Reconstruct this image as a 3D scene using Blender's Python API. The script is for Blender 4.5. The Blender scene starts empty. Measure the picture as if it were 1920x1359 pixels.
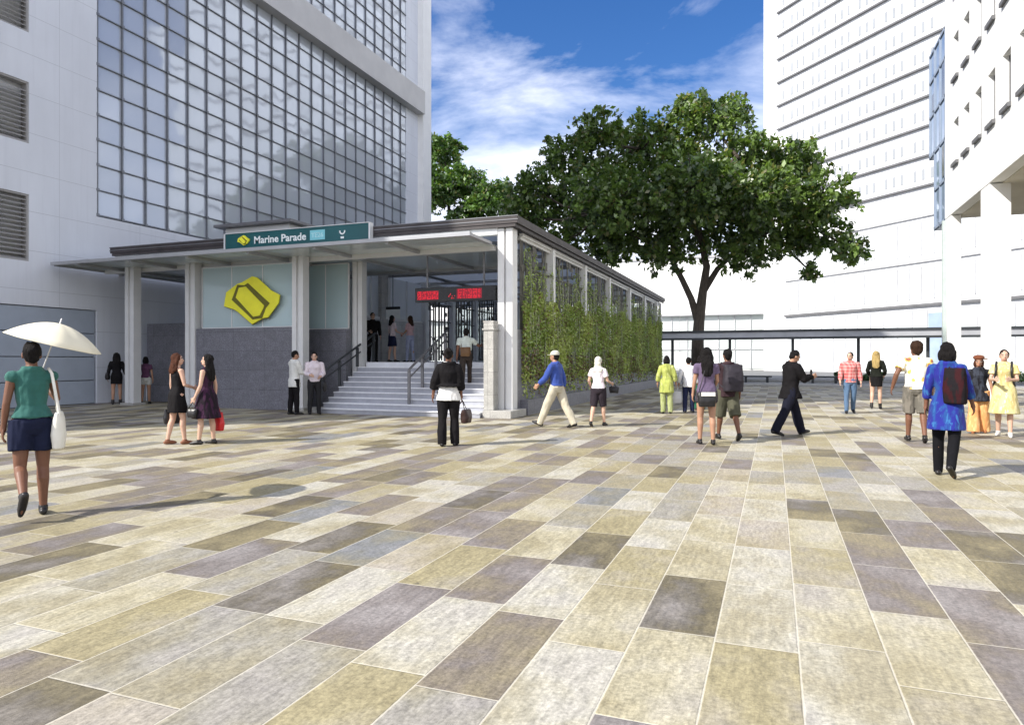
import bpy, bmesh, math, random
import numpy as np
from mathutils import Vector, Matrix, noise as mnoise
random.seed(7); np.random.seed(7)
rad = math.radians
SC = bpy.context.scene
C = SC.collection

# ------------------------------------------------------------------ materials
def nodes_of(name):
    m = bpy.data.materials.new(name); m.use_nodes = True
    return m, m.node_tree.nodes, m.node_tree.links
def mth(N, L, op, a, b=None, c=None):
    n = N.new('ShaderNodeMath'); n.operation = op
    for i, v in enumerate((a, b, c)):
        if v is None: continue
        if isinstance(v, (int, float)): n.inputs[i].default_value = v
        else: L.new(v, n.inputs[i])
    return n.outputs[0]
def mixc(N, L, fac, a, b, mode='MIX'):
    n = N.new('ShaderNodeMix'); n.data_type = 'RGBA'; n.blend_type = mode
    if isinstance(fac, (int, float)): n.inputs[0].default_value = fac
    else: L.new(fac, n.inputs[0])
    for i, v in ((6, a), (7, b)):
        if isinstance(v, (tuple, list)): n.inputs[i].default_value = (*v[:3], 1)
        else: L.new(v, n.inputs[i])
    return n.outputs[2]
def noise(N, L, vec, scale, detail=3, rough=.55):
    n = N.new('ShaderNodeTexNoise'); n.inputs['Scale'].default_value = scale
    n.inputs['Detail'].default_value = detail; n.inputs['Roughness'].default_value = rough
    if vec is not None: L.new(vec, n.inputs['Vector'])
    return n
def mapr(N, L, v, a, b, c, d):
    n = N.new('ShaderNodeMapRange'); L.new(v, n.inputs[0])
    for i, x in enumerate((a, b, c, d)): n.inputs[i+1].default_value = x
    return n.outputs[0]
def scalev(N, L, vec, s):
    n = N.new('ShaderNodeMapping'); L.new(vec, n.inputs[0]); n.inputs['Scale'].default_value = s
    return n.outputs[0]

def mat(name, col, rough=.6, var=.12, nscale=6, bump=0., bscale=40, metal=0., spec=.4, col2=None, stretch=(1,1,1), grain=0.):
    m, N, L = nodes_of(name)
    b = N['Principled BSDF']
    tc = N.new('ShaderNodeTexCoord').outputs['Object']
    v = scalev(N, L, tc, stretch)
    n1 = noise(N, L, v, nscale, 4)
    f = mapr(N, L, n1.outputs[0], .3, .7, 0, 1)
    c2 = col2 or tuple(c*(1-var*2) for c in col)
    base = mixc(N, L, f, col, c2)
    if grain:
        n3 = noise(N, L, tc, 60, 2); g = mapr(N, L, n3.outputs[0], .35, .65, 1-grain, 1+grain)
        hs = N.new('ShaderNodeHueSaturation'); L.new(base, hs.inputs['Color']); L.new(g, hs.inputs['Value']); base = hs.outputs[0]
    L.new(base, b.inputs['Base Color'])
    b.inputs['Metallic'].default_value = metal
    b.inputs['Specular IOR Level'].default_value = spec
    r = mapr(N, L, n1.outputs[0], .2, .8, max(rough-.08, .02), min(rough+.08, 1)); L.new(r, b.inputs['Roughness'])
    if bump:
        n2 = noise(N, L, v, bscale, 3); bp = N.new('ShaderNodeBump'); bp.inputs['Strength'].default_value = bump
        bp.inputs['Distance'].default_value = .02
        L.new(n2.outputs[0], bp.inputs['Height']); L.new(bp.outputs[0], b.inputs['Normal'])
    return m

def mat_cladding(name, col, pz=1.25, py=3.1, dark=.72):
    """painted wall panels with thin joints every pz metres up and py metres along"""
    m, N, L = nodes_of(name); b = N['Principled BSDF']
    tc = N.new('ShaderNodeTexCoord').outputs['Object']
    s = N.new('ShaderNodeSeparateXYZ'); L.new(tc, s.inputs[0])
    fz = mth(N, L, 'FRACT', mth(N, L, 'DIVIDE', s.outputs[2], pz)); jz = mth(N, L, 'LESS_THAN', fz, .018/pz)
    along = mth(N, L, 'ADD', s.outputs[1], s.outputs[0])
    fy = mth(N, L, 'FRACT', mth(N, L, 'DIVIDE', along, py)); jy = mth(N, L, 'LESS_THAN', fy, .014/py)
    j = mth(N, L, 'MAXIMUM', jz, jy)
    n1 = noise(N, L, scalev(N, L, tc, (.6, .6, .25)), 1.4, 5); f = mapr(N, L, n1.outputs[0], .3, .75, 0, 1)
    base = mixc(N, L, f, col, tuple(c*.9 for c in col))
    n4 = noise(N, L, scalev(N, L, tc, (3, 3, .12)), 2.2, 4); st = mapr(N, L, n4.outputs[0], .52, .75, 0, .14)
    base = mixc(N, L, st, base, tuple(c*.6 for c in col))
    base = mixc(N, L, j, base, tuple(c*dark for c in col))
    L.new(base, b.inputs['Base Color']); b.inputs['Roughness'].default_value = .55; b.inputs['Specular IOR Level'].default_value = .3
    return m

def mat_granite(name, c1, c2, scale=28, rough=.4):
    m, N, L = nodes_of(name); b = N['Principled BSDF']
    tc = N.new('ShaderNodeTexCoord').outputs['Object']
    n1 = noise(N, L, tc, scale, 3, .7); n2 = noise(N, L, tc, 4.2, 5)
    f = mapr(N, L, n1.outputs[0], .38, .62, 0, 1); base = mixc(N, L, f, c1, c2)
    f2 = mapr(N, L, n2.outputs[0], .35, .7, 0, .6); base = mixc(N, L, f2, base, tuple(x*.5 for x in c1))
    br = N.new('ShaderNodeTexBrick'); s = N.new('ShaderNodeSeparateXYZ'); L.new(tc, s.inputs[0])
    cb = N.new('ShaderNodeCombineXYZ'); L.new(mth(N, L, 'ADD', s.outputs[0], s.outputs[1]), cb.inputs[0]); L.new(s.outputs[2], cb.inputs[1])
    L.new(cb.outputs[0], br.inputs['Vector']); br.inputs['Scale'].default_value = 1; br.inputs['Brick Width'].default_value = 1.2
    br.inputs['Row Height'].default_value = .6; br.inputs['Mortar Size'].default_value = .006; br.offset = 0
    br.inputs['Color1'].default_value = (1, 1, 1, 1); br.inputs['Color2'].default_value = (.88, .88, .88, 1); br.inputs['Mortar'].default_value = (.55, .55, .55, 1)
    base = mixc(N, L, 1.0, base, br.outputs[0], 'MULTIPLY')
    L.new(base, b.inputs['Base Color']); b.inputs['Roughness'].default_value = rough
    return m

def mat_glass(name, tint=(.75, .9, .9), clear=.6, rough=.02, body=None):
    """thin pane: part clear, part reflecting, part tinted body"""
    m, N, L = nodes_of(name); N.remove(N['Principled BSDF']); out = N['Material Output']
    tr = N.new('ShaderNodeBsdfTransparent'); tr.inputs[0].default_value = (*tint, 1)
    gl = N.new('ShaderNodeBsdfGlossy'); gl.inputs['Roughness'].default_value = rough; gl.inputs[0].default_value = (.95, .98, 1, 1)
    df = N.new('ShaderNodeBsdfDiffuse'); df.inputs[0].default_value = (*(body or tint), 1)
    m1 = N.new('ShaderNodeMixShader'); m1.inputs[0].default_value = clear; L.new(df.outputs[0], m1.inputs[1]); L.new(tr.outputs[0], m1.inputs[2])
    fr = N.new('ShaderNodeFresnel'); fr.inputs[0].default_value = 1.5
    fac = mth(N, L, 'ADD', fr.outputs[0], .05)
    m2 = N.new('ShaderNodeMixShader'); L.new(fac, m2.inputs[0]); L.new(m1.outputs[0], m2.inputs[1]); L.new(gl.outputs[0], m2.inputs[2])
    L.new(m2.outputs[0], out.inputs[0])
    return m

def mat_frost(name, col):
    m, N, L = nodes_of(name); N.remove(N['Principled BSDF']); out = N['Material Output']
    a = N.new('ShaderNodeBsdfDiffuse'); a.inputs[0].default_value = (*col, 1); b = N.new('ShaderNodeBsdfTranslucent'); b.inputs[0].default_value = (*col, 1)
    c = N.new('ShaderNodeMixShader'); c.inputs[0].default_value = .9; L.new(a.outputs[0], c.inputs[1]); L.new(b.outputs[0], c.inputs[2]); L.new(c.outputs[0], out.inputs[0]); return m

def mat_curtain(name, body=(.12, .15, .18), refl=.5, oy=17.36, pitch=1.0, pz=.88):
    """opaque reflective facade glass whose panes each sit at a slightly different tilt and tint"""
    m, N, L = nodes_of(name); b = N['Principled BSDF']; out = N['Material Output']
    tc = N.new('ShaderNodeTexCoord').outputs['Object']; s = N.new('ShaderNodeSeparateXYZ'); L.new(tc, s.inputs[0])
    iy = mth(N, L, 'FLOOR', mth(N, L, 'DIVIDE', mth(N, L, 'SUBTRACT', s.outputs[1], oy), pitch)); iz = mth(N, L, 'FLOOR', mth(N, L, 'DIVIDE', mth(N, L, 'SUBTRACT', s.outputs[2], 6.6), pz))
    cb = N.new('ShaderNodeCombineXYZ'); L.new(iy, cb.inputs[0]); L.new(iz, cb.inputs[1])
    wn = N.new('ShaderNodeTexWhiteNoise'); wn.noise_dimensions = '2D'; L.new(cb.outputs[0], wn.inputs['Vector'])
    base = mixc(N, L, mapr(N, L, wn.outputs['Value'], 0, 1, 0, 1), body, tuple(x*1.35 for x in body))
    L.new(base, b.inputs['Base Color']); b.inputs['Roughness'].default_value = .25
    gl = N.new('ShaderNodeBsdfGlossy'); gl.inputs['Roughness'].default_value = .04; gl.inputs[0].default_value = (.62, .7, .82, 1)
    geo = N.new('ShaderNodeNewGeometry')
    sb = N.new('ShaderNodeVectorMath'); sb.operation = 'SUBTRACT'; L.new(wn.outputs['Color'], sb.inputs[0]); sb.inputs[1].default_value = (.5, .5, .5)
    nz = noise(N, L, tc, .9, 2); sb2 = N.new('ShaderNodeVectorMath'); sb2.operation = 'SUBTRACT'; L.new(nz.outputs['Color'], sb2.inputs[0]); sb2.inputs[1].default_value = (.5, .5, .5)
    ad0 = N.new('ShaderNodeVectorMath'); ad0.operation = 'ADD'; L.new(sb.outputs[0], ad0.inputs[0]); L.new(sb2.outputs[0], ad0.inputs[1])
    sc = N.new('ShaderNodeVectorMath'); sc.operation = 'SCALE'; L.new(ad0.outputs[0], sc.inputs[0]); sc.inputs['Scale'].default_value = .03
    ad = N.new('ShaderNodeVectorMath'); ad.operation = 'ADD'; L.new(geo.outputs['Normal'], ad.inputs[0]); L.new(sc.outputs[0], ad.inputs[1])
    nm = N.new('ShaderNodeVectorMath'); nm.operation = 'NORMALIZE'; L.new(ad.outputs[0], nm.inputs[0]); L.new(nm.outputs[0], gl.inputs['Normal'])
    mx = N.new('ShaderNodeMixShader'); mx.inputs[0].default_value = refl; L.new(b.outputs[0], mx.inputs[1]); L.new(gl.outputs[0], mx.inputs[2])
    L.new(mx.outputs[0], out.inputs[0])
    return m

def mat_leaf(name, transl=.36):
    m, N, L = nodes_of(name); N.remove(N['Principled BSDF']); out = N['Material Output']
    at = N.new('ShaderNodeAttribute'); at.attribute_name = 'Col'
    df = N.new('ShaderNodeBsdfDiffuse'); L.new(at.outputs[0], df.inputs[0])
    ts = N.new('ShaderNodeBsdfTranslucent'); L.new(mixc(N, L, 1, at.outputs[0], (1.2, 1.3, .5), 'MULTIPLY'), ts.inputs[0])
    m1 = N.new('ShaderNodeMixShader'); m1.inputs[0].default_value = transl; L.new(df.outputs[0], m1.inputs[1]); L.new(ts.outputs[0], m1.inputs[2])
    gl = N.new('ShaderNodeBsdfGlossy'); gl.inputs['Roughness'].default_value = .35
    m2 = N.new('ShaderNodeMixShader'); m2.inputs[0].default_value = .07; L.new(m1.outputs[0], m2.inputs[1]); L.new(gl.outputs[0], m2.inputs[2])
    L.new(m2.outputs[0], out.inputs[0]); return m

def mat_emit(name, col, s):
    m, N, L = nodes_of(name); b = N['Principled BSDF']; b.inputs['Base Color'].default_value = (*col, 1)
    b.inputs['Emission Color'].default_value = (*col, 1); b.inputs['Emission Strength'].default_value = s; return m

def mat_skin(name):
    m, N, L = nodes_of(name); b = N['Principled BSDF']
    at = N.new('ShaderNodeAttribute'); at.attribute_name = 'Col'
    tc = N.new('ShaderNodeTexCoord').outputs['Object']; n = noise(N, L, tc, 14, 4)
    c = mixc(N, L, mapr(N, L, n.outputs[0], .35, .7, 0, .35), at.outputs[0], mixc(N, L, 1, at.outputs[0], (.9, .68, .6), 'MULTIPLY'))
    L.new(c, b.inputs['Base Color']); b.inputs['Roughness'].default_value = .5; b.inputs['Specular IOR Level'].default_value = .35
    b.inputs['Subsurface Weight'].default_value = .0
    return m

_fab = {}
def fabric(col, kind='plain', col2=None, col3=None, rough=.85):
    key = (col, kind, col2, col3, rough)
    if key in _fab: return _fab[key]
    m, N, L = nodes_of('fabric'); b = N['Principled BSDF']
    tc = N.new('ShaderNodeTexCoord').outputs['Object']
    if kind == 'plain':
        n1 = noise(N, L, tc, 9, 4); base = mixc(N, L, mapr(N, L, n1.outputs[0], .3, .7, 0, 1), col, tuple(c*.78 for c in col))
    elif kind == 'plaid':
        s = N.new('ShaderNodeSeparateXYZ'); L.new(tc, s.inputs[0])
        a = mth(N, L, 'GREATER_THAN', mth(N, L, 'FRACT', mth(N, L, 'MULTIPLY', mth(N, L, 'ADD', s.outputs[0], s.outputs[1]), 11)), .5)
        c_ = mth(N, L, 'GREATER_THAN', mth(N, L, 'FRACT', mth(N, L, 'MULTIPLY', s.outputs[2], 11)), .5)
        base = mixc(N, L, mth(N, L, 'MULTIPLY', mth(N, L, 'ADD', a, c_), .5), col, col2)
    elif kind == 'floral':
        v = N.new('ShaderNodeTexVoronoi'); v.inputs['Scale'].default_value = 7; L.new(tc, v.inputs['Vector'])
        n1 = noise(N, L, tc, 12, 3); d = mth(N, L, 'ADD', v.outputs['Distance'], mth(N, L, 'MULTIPLY', n1.outputs[0], .5))
        base = mixc(N, L, mth(N, L, 'LESS_THAN', d, .62), col, col2); base = mixc(N, L, mth(N, L, 'LESS_THAN', d, .5), base, col3 or col2)
    else:  # streaks, printed cloth with vertical flames of colour
        v = scalev(N, L, tc, (1, 1, .28)); n1 = noise(N, L, v, 13, 3); base = mixc(N, L, mapr(N, L, n1.outputs[0], .48, .58, 0, 1), col, col2)
        n2 = noise(N, L, v, 21, 2); base = mixc(N, L, mapr(N, L, n2.outputs[0], .6, .66, 0, 1), base, col3 or col2)
    L.new(base, b.inputs['Base Color']); b.inputs['Roughness'].default_value = rough; b.inputs['Specular IOR Level'].default_value = .2 if max(col) > .1 else .08
    b.inputs['Sheen Weight'].default_value = .1 if max(col) > .1 else 0
    nb = noise(N, L, scalev(N, L, tc, (1, 1, .5)), 16, 3); bp = N.new('ShaderNodeBump'); bp.inputs['Strength'].default_value = .35; bp.inputs['Distance'].default_value = .02
    L.new(nb.outputs[0], bp.inputs['Height']); L.new(bp.outputs[0], b.inputs['Normal'])
    _fab[key] = m; return m

# ------------------------------------------------------------------ mesh helpers
def link(name, me, m, parent=None):
    o = bpy.data.objects.new(name, me); C.objects.link(o)
    if m is not None:
        for mm in (m if isinstance(m, (list, tuple)) else [m]): me.materials.append(mm)
    if parent is not None: o.parent = parent
    return o
def tag(o, label, cat, group=None, kind=None):
    o['label'] = label; o['category'] = cat
    if group: o['group'] = group
    if kind: o['kind'] = kind
    return o
def empty(name, loc=(0, 0, 0), rz=0, label=None, cat=None, group=None):
    o = bpy.data.objects.new(name, None); C.objects.link(o); o.location = loc; o.rotation_euler = (0, 0, rz); o.empty_display_size = .2
    if label: tag(o, label, cat, group)
    return o
def obj(name, bm, m, parent=None, smooth=False):
    me = bpy.data.meshes.new(name); bmesh.ops.recalc_face_normals(bm, faces=bm.faces); bm.to_mesh(me); bm.free()
    if smooth:
        for p in me.polygons: p.use_smooth = True
    return link(name, me, m, parent)
def BM(): return bmesh.new()
def box(bm, x0, x1, y0, y1, z0, z1, bev=0.):
    vs = [bm.verts.new((x, y, z)) for x in (x0, x1) for y in (y0, y1) for z in (z0, z1)]
    fs = [bm.faces.new([vs[i] for i in q]) for q in ((0,1,3,2),(4,6,7,5),(0,4,5,1),(2,3,7,6),(0,2,6,4),(1,5,7,3))]
    if bev:
        es = {e for f in fs for e in f.edges}
        bmesh.ops.bevel(bm, geom=list(es), offset=bev, segments=2, affect='EDGES', profile=.7)
    return vs
def boxo(name, m, parent, *a, bev=0.):
    bm = BM(); box(bm, *a, bev=bev); return obj(name, bm, m, parent)
def frame_to(d):
    d = Vector(d).normalized(); u = Vector((0, 0, 1)) if abs(d.z) < .95 else Vector((0, 1, 0))
    a = d.cross(u).normalized(); return a, a.cross(d).normalized()
def tube(bm, pts, rs, n=10, cap=0.0):
    """tube through pts with radius rs; cap>0 rounds the ends"""
    pts = [Vector(p) for p in pts]
    if not isinstance(rs, (list, tuple)): rs = [rs]*len(pts)
    rs = list(rs)
    if cap:
        d0 = (pts[0]-pts[1]).normalized(); d1 = (pts[-1]-pts[-2]).normalized()
        p0, r0, p1, r1 = pts[0], rs[0], pts[-1], rs[-1]
        pts = [p0+d0*r0*.95, p0+d0*r0*.7]+pts+[p1+d1*r1*.7, p1+d1*r1*.95]; rs = [r0*.3, r0*.71]+rs+[r1*.71, r1*.3]
    rings = []
    a, b = frame_to(pts[1]-pts[0])
    for i, p in enumerate(pts):
        d = (pts[min(i+1, len(pts)-1)]-pts[max(i-1, 0)]).normalized()
        a = (a-d*a.dot(d)).normalized(); b = d.cross(a)
        rings.append([bm.verts.new(p+(a*math.cos(t)+b*math.sin(t))*rs[i]) for t in (2*math.pi*k/n for k in range(n))])
    for r0, r1 in zip(rings, rings[1:]):
        for k in range(n): bm.faces.new((r0[k], r0[(k+1) % n], r1[(k+1) % n], r1[k]))
    bm.faces.new(rings[0][::-1]); bm.faces.new(rings[-1])
def loft(bm, rings, n=20, T=None, ex=2.0):
    """rings (z, rx, ry, yoff[, xoff]); superellipse exponent ex"""
    R = []
    for r in rings:
        z, rx, ry, yo = r[:4]; xo = r[4] if len(r) > 4 else 0
        row = []
        for k in range(n):
            t = 2*math.pi*k/n; c, s = math.cos(t), math.sin(t)
            p = Vector((xo+rx*math.copysign(abs(c)**(2/ex), c), yo+ry*math.copysign(abs(s)**(2/ex), s), z))
            row.append(bm.verts.new(T(p) if T else p))
        R.append(row)
    for r0, r1 in zip(R, R[1:]):
        for k in range(n): bm.faces.new((r0[k], r0[(k+1) % n], r1[(k+1) % n], r1[k]))
    bm.faces.new(R[0][::-1]); bm.faces.new(R[-1])
def ell(bm, c, r, T=None, rot=None):
    res = bmesh.ops.create_icosphere(bm, subdivisions=3, radius=1)
    for v in res['verts']:
        p = Vector((v.co.x*r[0], v.co.y*r[1], v.co.z*r[2]))
        if rot: p = rot @ p
        p = p+Vector(c); v.co = T(p) if T else p
def prism(bm, pts, fn, d0, d1):
    """polygon pts (u,v) extruded from d0 to d1; fn(u,v,d) gives the point"""
    a = [bm.verts.new(fn(u, v, d0)) for u, v in pts]; b = [bm.verts.new(fn(u, v, d1)) for u, v in pts]
    bm.faces.new(a); bm.faces.new(b[::-1]); n = len(pts)
    for i in range(n): bm.faces.new((a[i], b[i], b[(i+1) % n], a[(i+1) % n]))
def remesh(bm, voxel, it=2, fac=.5):
    bmesh.ops.recalc_face_normals(bm, faces=bm.faces)
    me = bpy.data.meshes.new('tmp'); bm.to_mesh(me); bm.free()
    o = bpy.data.objects.new('tmp', me); C.objects.link(o)
    r = o.modifiers.new('r', 'REMESH'); r.mode = 'VOXEL'; r.voxel_size = voxel; r.use_smooth_shade = True
    if it: s = o.modifiers.new('s', 'SMOOTH'); s.iterations = it; s.factor = fac
    dg = bpy.context.evaluated_depsgraph_get()
    out = bpy.data.meshes.new_from_object(o.evaluated_get(dg))
    bpy.data.objects.remove(o); bpy.data.meshes.remove(me)
    return out
def wrinkle(me, amp, sc=(9, 9, 4), seed=0):
    off = Vector((seed*3.1, seed*1.7, seed*.9))
    cos = []
    for v in me.vertices:
        p = Vector((v.co.x*sc[0], v.co.y*sc[1], v.co.z*sc[2]))+off
        w = mnoise.noise(p)+.5*mnoise.noise(p*2.3)
        cos.extend(v.co+v.normal*(w*amp))
    me.vertices.foreach_set('co', cos); me.update()
def quads_mesh(name, V, cols=None):
    """V (n,4,3) array of separate quads, cols (n,3)"""
    n = len(V); me = bpy.data.meshes.new(name)
    me.vertices.add(n*4); me.vertices.foreach_set('co', V.reshape(-1).astype(np.float32))
    me.loops.add(n*4); me.loops.foreach_set('vertex_index', np.arange(n*4, dtype=np.int32))
    me.polygons.add(n); me.polygons.foreach_set('loop_start', np.arange(0, n*4, 4, dtype=np.int32))
    try: me.polygons.foreach_set('loop_total', np.full(n, 4, dtype=np.int32))
    except Exception: pass
    me.update(calc_edges=True)
    if cols is not None:
        a = me.color_attributes.new('Col', 'FLOAT_COLOR', 'POINT')
        c = np.ones((n, 4, 4), np.float32); c[:, :, :3] = cols[:, None, :]; a.data.foreach_set('color', c.reshape(-1))
    me.validate(); return me
def leaf_quads(P, size, rng, up=.0, outward=None):
    """one folded-ish leaf (kite) per point"""
    n = len(P); d = rng.normal(size=(n, 3)); d[:, 2] -= .25
    if outward is not None: d += outward*.8
    d /= np.linalg.norm(d, axis=1)[:, None]
    w = rng.normal(size=(n, 3)); w[:, 2] *= .5; w -= (w*d).sum(1)[:, None]*d; w /= np.linalg.norm(w, axis=1)[:, None]
    s = (size*rng.uniform(.65, 1.25, n))[:, None]
    return np.stack([P-d*s*.5, P+w*s*.3, P+d*s*.55, P-w*s*.3], 1)

# ------------------------------------------------------------------ shared materials
M = {}
M['white_clad'] = mat_cladding('white_cladding', (.73, .755, .8))
M['white_wall'] = mat('white_render', (.86, .86, .84), .7, .03, 1.5)
M['white_far'] = mat_cladding('white_tower_cladding', (.84, .85, .86), 3.38, 2.1, .78)
M['band'] = mat('grey_band', (.55, .54, .52), .5, .05, 1)
M['curtain'] = mat_curtain('curtain_glass', (.4, .43, .47), .17)
M['mullion'] = mat('mullion_metal', (.2, .21, .23), .4, .1, 5, metal=.3)
M['slat'] = mat('louvre_slat', (.36, .35, .34), .5, .06, 3)
M['door'] = mat('grey_blue_door', (.4, .45, .52), .5, .05, 2)
M['roof_dark'] = mat('dark_roof', (.06, .05, .05), .5, .15, 3)
M['alu'] = mat('pale_aluminium', (.74, .74, .73), .4, .04, 3, metal=.1)
M['alu_dark'] = mat('grey_steel', (.2, .2, .21), .4, .08, 3, metal=.3)
M['canopy_metal'] = mat('canopy_metal', (.4, .41, .43), .4, .06, 3, metal=.15)
M['granite'] = mat_granite('dark_granite', (.25, .25, .28), (.13, .13, .155))
M['granite_light'] = mat_granite('pale_granite', (.55, .54, .5), (.36, .35, .33), 40, .55)
M['granite_step'] = mat('pale_step_stone', (.8, .81, .84), .55, .06, 5, grain=.08)
M['nosing'] = mat('step_riser_stone', (.38, .39, .43), .6, .08, 6)
M['ceiling'] = mat('grey_ceiling', (.42, .42, .42), .6, .04, 1)
M['frost'] = mat_frost('translucent_fill_panel', (.95, .96, .95))
M['added_skylight'] = mat_glass('added_skylight_glass', (.98, .99, .99), .97, .02, (.7, .75, .75))
M['glass'] = mat_glass('pale_green_glass', (.75, .9, .9), .35, .03, (.66, .82, .84))
M['glass_roof'] = mat_glass('canopy_glass', (.85, .93, .93), .25, .05, (.8, .88, .87))
M['glass_clear'] = mat_glass('clear_glass', (.88, .94, .95), .75, .02, (.5, .6, .62))
M['trellis'] = mat('weathered_screen', (.15, .145, .13), .7, .2, 8)
M['steel_post'] = mat('dark_post', (.05, .055, .06), .45, .1, 4)
M['gutter'] = mat('grey_gutter', (.5, .51, .54), .45, .08, 1.2, metal=.2)
M['bark'] = mat('bark', (.13, .105, .08), .9, .25, 5, bump=.8, bscale=14, stretch=(3, 3, .6))
M['leaf'] = mat_leaf('tree_leaf'); M['vine'] = mat_leaf('vine_leaf', .2)
M['win_glass'] = mat('window_glass', (.16, .17, .18), .12, .2, .6, spec=.8)
M['far_win'] = mat('far_window', (.36, .38, .4), .3, .1, 1)
M['ledge'] = mat('grey_ledge', (.16, .16, .165), .6, .1, 1)
M['ledge_pale'] = mat('pale_ledge', (.55, .55, .56), .6, .1, 1)
M['blue_glass'] = mat_glass('blue_bay_glass', (.5, .6, .7), .1, .03, (.3, .38, .5))
M['beige'] = mat('beige_soffit', (.62, .58, .48), .7, .05, 1)
M['skin'] = mat_skin('skin')
M['eye'] = mat('eye', (.8, .78, .75), .2)
M['black'] = mat('black_leather', (.018, .017, .018), .4, .2, 9)
M['shoe'] = mat('dark_shoe', (.02, .018, .018), .4, .2, 9)
M['white_shoe'] = mat('white_canvas', (.7, .68, .64), .7, .1, 9)

# ------------------------------------------------------------------ world, sun, camera
SUN_EL = 38.0; SUN_DIR = Vector((.676, .737, 0)).normalized()   # direction the light travels over the ground
w = bpy.data.worlds.new('World'); SC.world = w; w.use_nodes = True
N, L = w.node_tree.nodes, w.node_tree.links
bg = N['Background']; bg.inputs[1].default_value = .15
sky = N.new('ShaderNodeTexSky'); sky.sky_type = 'NISHITA'; sky.sun_disc = False
sky.sun_elevation = rad(SUN_EL); sky.sun_rotation = math.atan2(-SUN_DIR.x, -SUN_DIR.y) % (2*math.pi)
sky.air_density = 1.0; sky.dust_density = .4; sky.ozone_density = 2.5
hs = N.new('ShaderNodeHueSaturation'); hs.inputs['Saturation'].default_value = 1.32; hs.inputs['Hue'].default_value = .512; hs.inputs['Value'].default_value = .6; L.new(sky.outputs[0], hs.inputs['Color'])
tcw = N.new('ShaderNodeTexCoord').outputs['Generated']
s = N.new('ShaderNodeSeparateXYZ'); L.new(tcw, s.inputs[0])
zz = mth(N, L, 'MAXIMUM', s.outputs[2], 0.0); zd = mth(N, L, 'ADD', zz, .22)
cb = N.new('ShaderNodeCombineXYZ'); L.new(mth(N, L, 'DIVIDE', s.outputs[0], zd), cb.inputs[0]); L.new(mth(N, L, 'DIVIDE', s.outputs[1], zd), cb.inputs[1])
mp = N.new('ShaderNodeMapping'); L.new(cb.outputs[0], mp.inputs[0]); mp.inputs['Location'].default_value = (16.6, .9, 0); mp.inputs['Scale'].default_value = (1, 1.5, 1); mp.inputs['Rotation'].default_value = (0, 0, rad(-20))
n1 = noise(N, L, mp.outputs[0], 1.35, 8, .58); n1.inputs['Distortion'].default_value = .4
low = mapr(N, L, zz, .24, .42, .24, -.05)
back = mapr(N, L, s.outputs[1], .25, -.5, 0, .3)   # extra unseen cloud added behind the camera to brighten the fill light
dens = mth(N, L, 'ADD', mth(N, L, 'ADD', n1.outputs[0], low), back)
cov = mapr(N, L, dens, .5, .8, 0, .88)
n2 = noise(N, L, mp.outputs[0], 4, 4, .6)
cc = mixc(N, L, mapr(N, L, n2.outputs[0], .35, .65, 0, 1), (6.6, 6.6, 7.1), (4.6, 4.9, 5.8))
L.new(mixc(N, L, cov, hs.outputs[0], cc), bg.inputs[0])

sl = bpy.data.lights.new('sun', 'SUN'); sl.energy = 3.6; sl.angle = rad(.5); sl.color = (1, .95, .87)
so = bpy.data.objects.new('sun', sl); C.objects.link(so)
ldir = Vector((SUN_DIR.x*math.cos(rad(SUN_EL)), SUN_DIR.y*math.cos(rad(SUN_EL)), -math.sin(rad(SUN_EL))))
so.rotation_euler = ldir.to_track_quat('-Z', 'Y').to_euler(); so.location = (-40, -50, 60)

cd = bpy.data.cameras.new('camera'); cam = bpy.data.objects.new('camera', cd); C.objects.link(cam); SC.camera = cam
YAW = math.atan(492/1290)
cam.location = (0, 0, 1.5); cam.rotation_euler = (rad(90), 0, YAW)
cd.sensor_width = 36; cd.lens = 1290/1920*36; cd.shift_y = -3.5/1920; cd.clip_end = 3000; cd.clip_start = .05
SC.view_settings.view_transform = 'Standard'; SC.view_settings.look = 'None'; SC.view_settings.gamma = 1; SC.view_settings.exposure = .9
SC.render.resolution_x, SC.render.resolution_y = 1024, 724
try:
    SC.cycles.max_bounces = 8; SC.cycles.diffuse_bounces = 6; SC.cycles.transparent_max_bounces = 12; SC.cycles.use_denoising = True; SC.cycles.sample_clamp_indirect = 6
    SC.cycles.caustics_reflective = False
except Exception: pass

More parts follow.
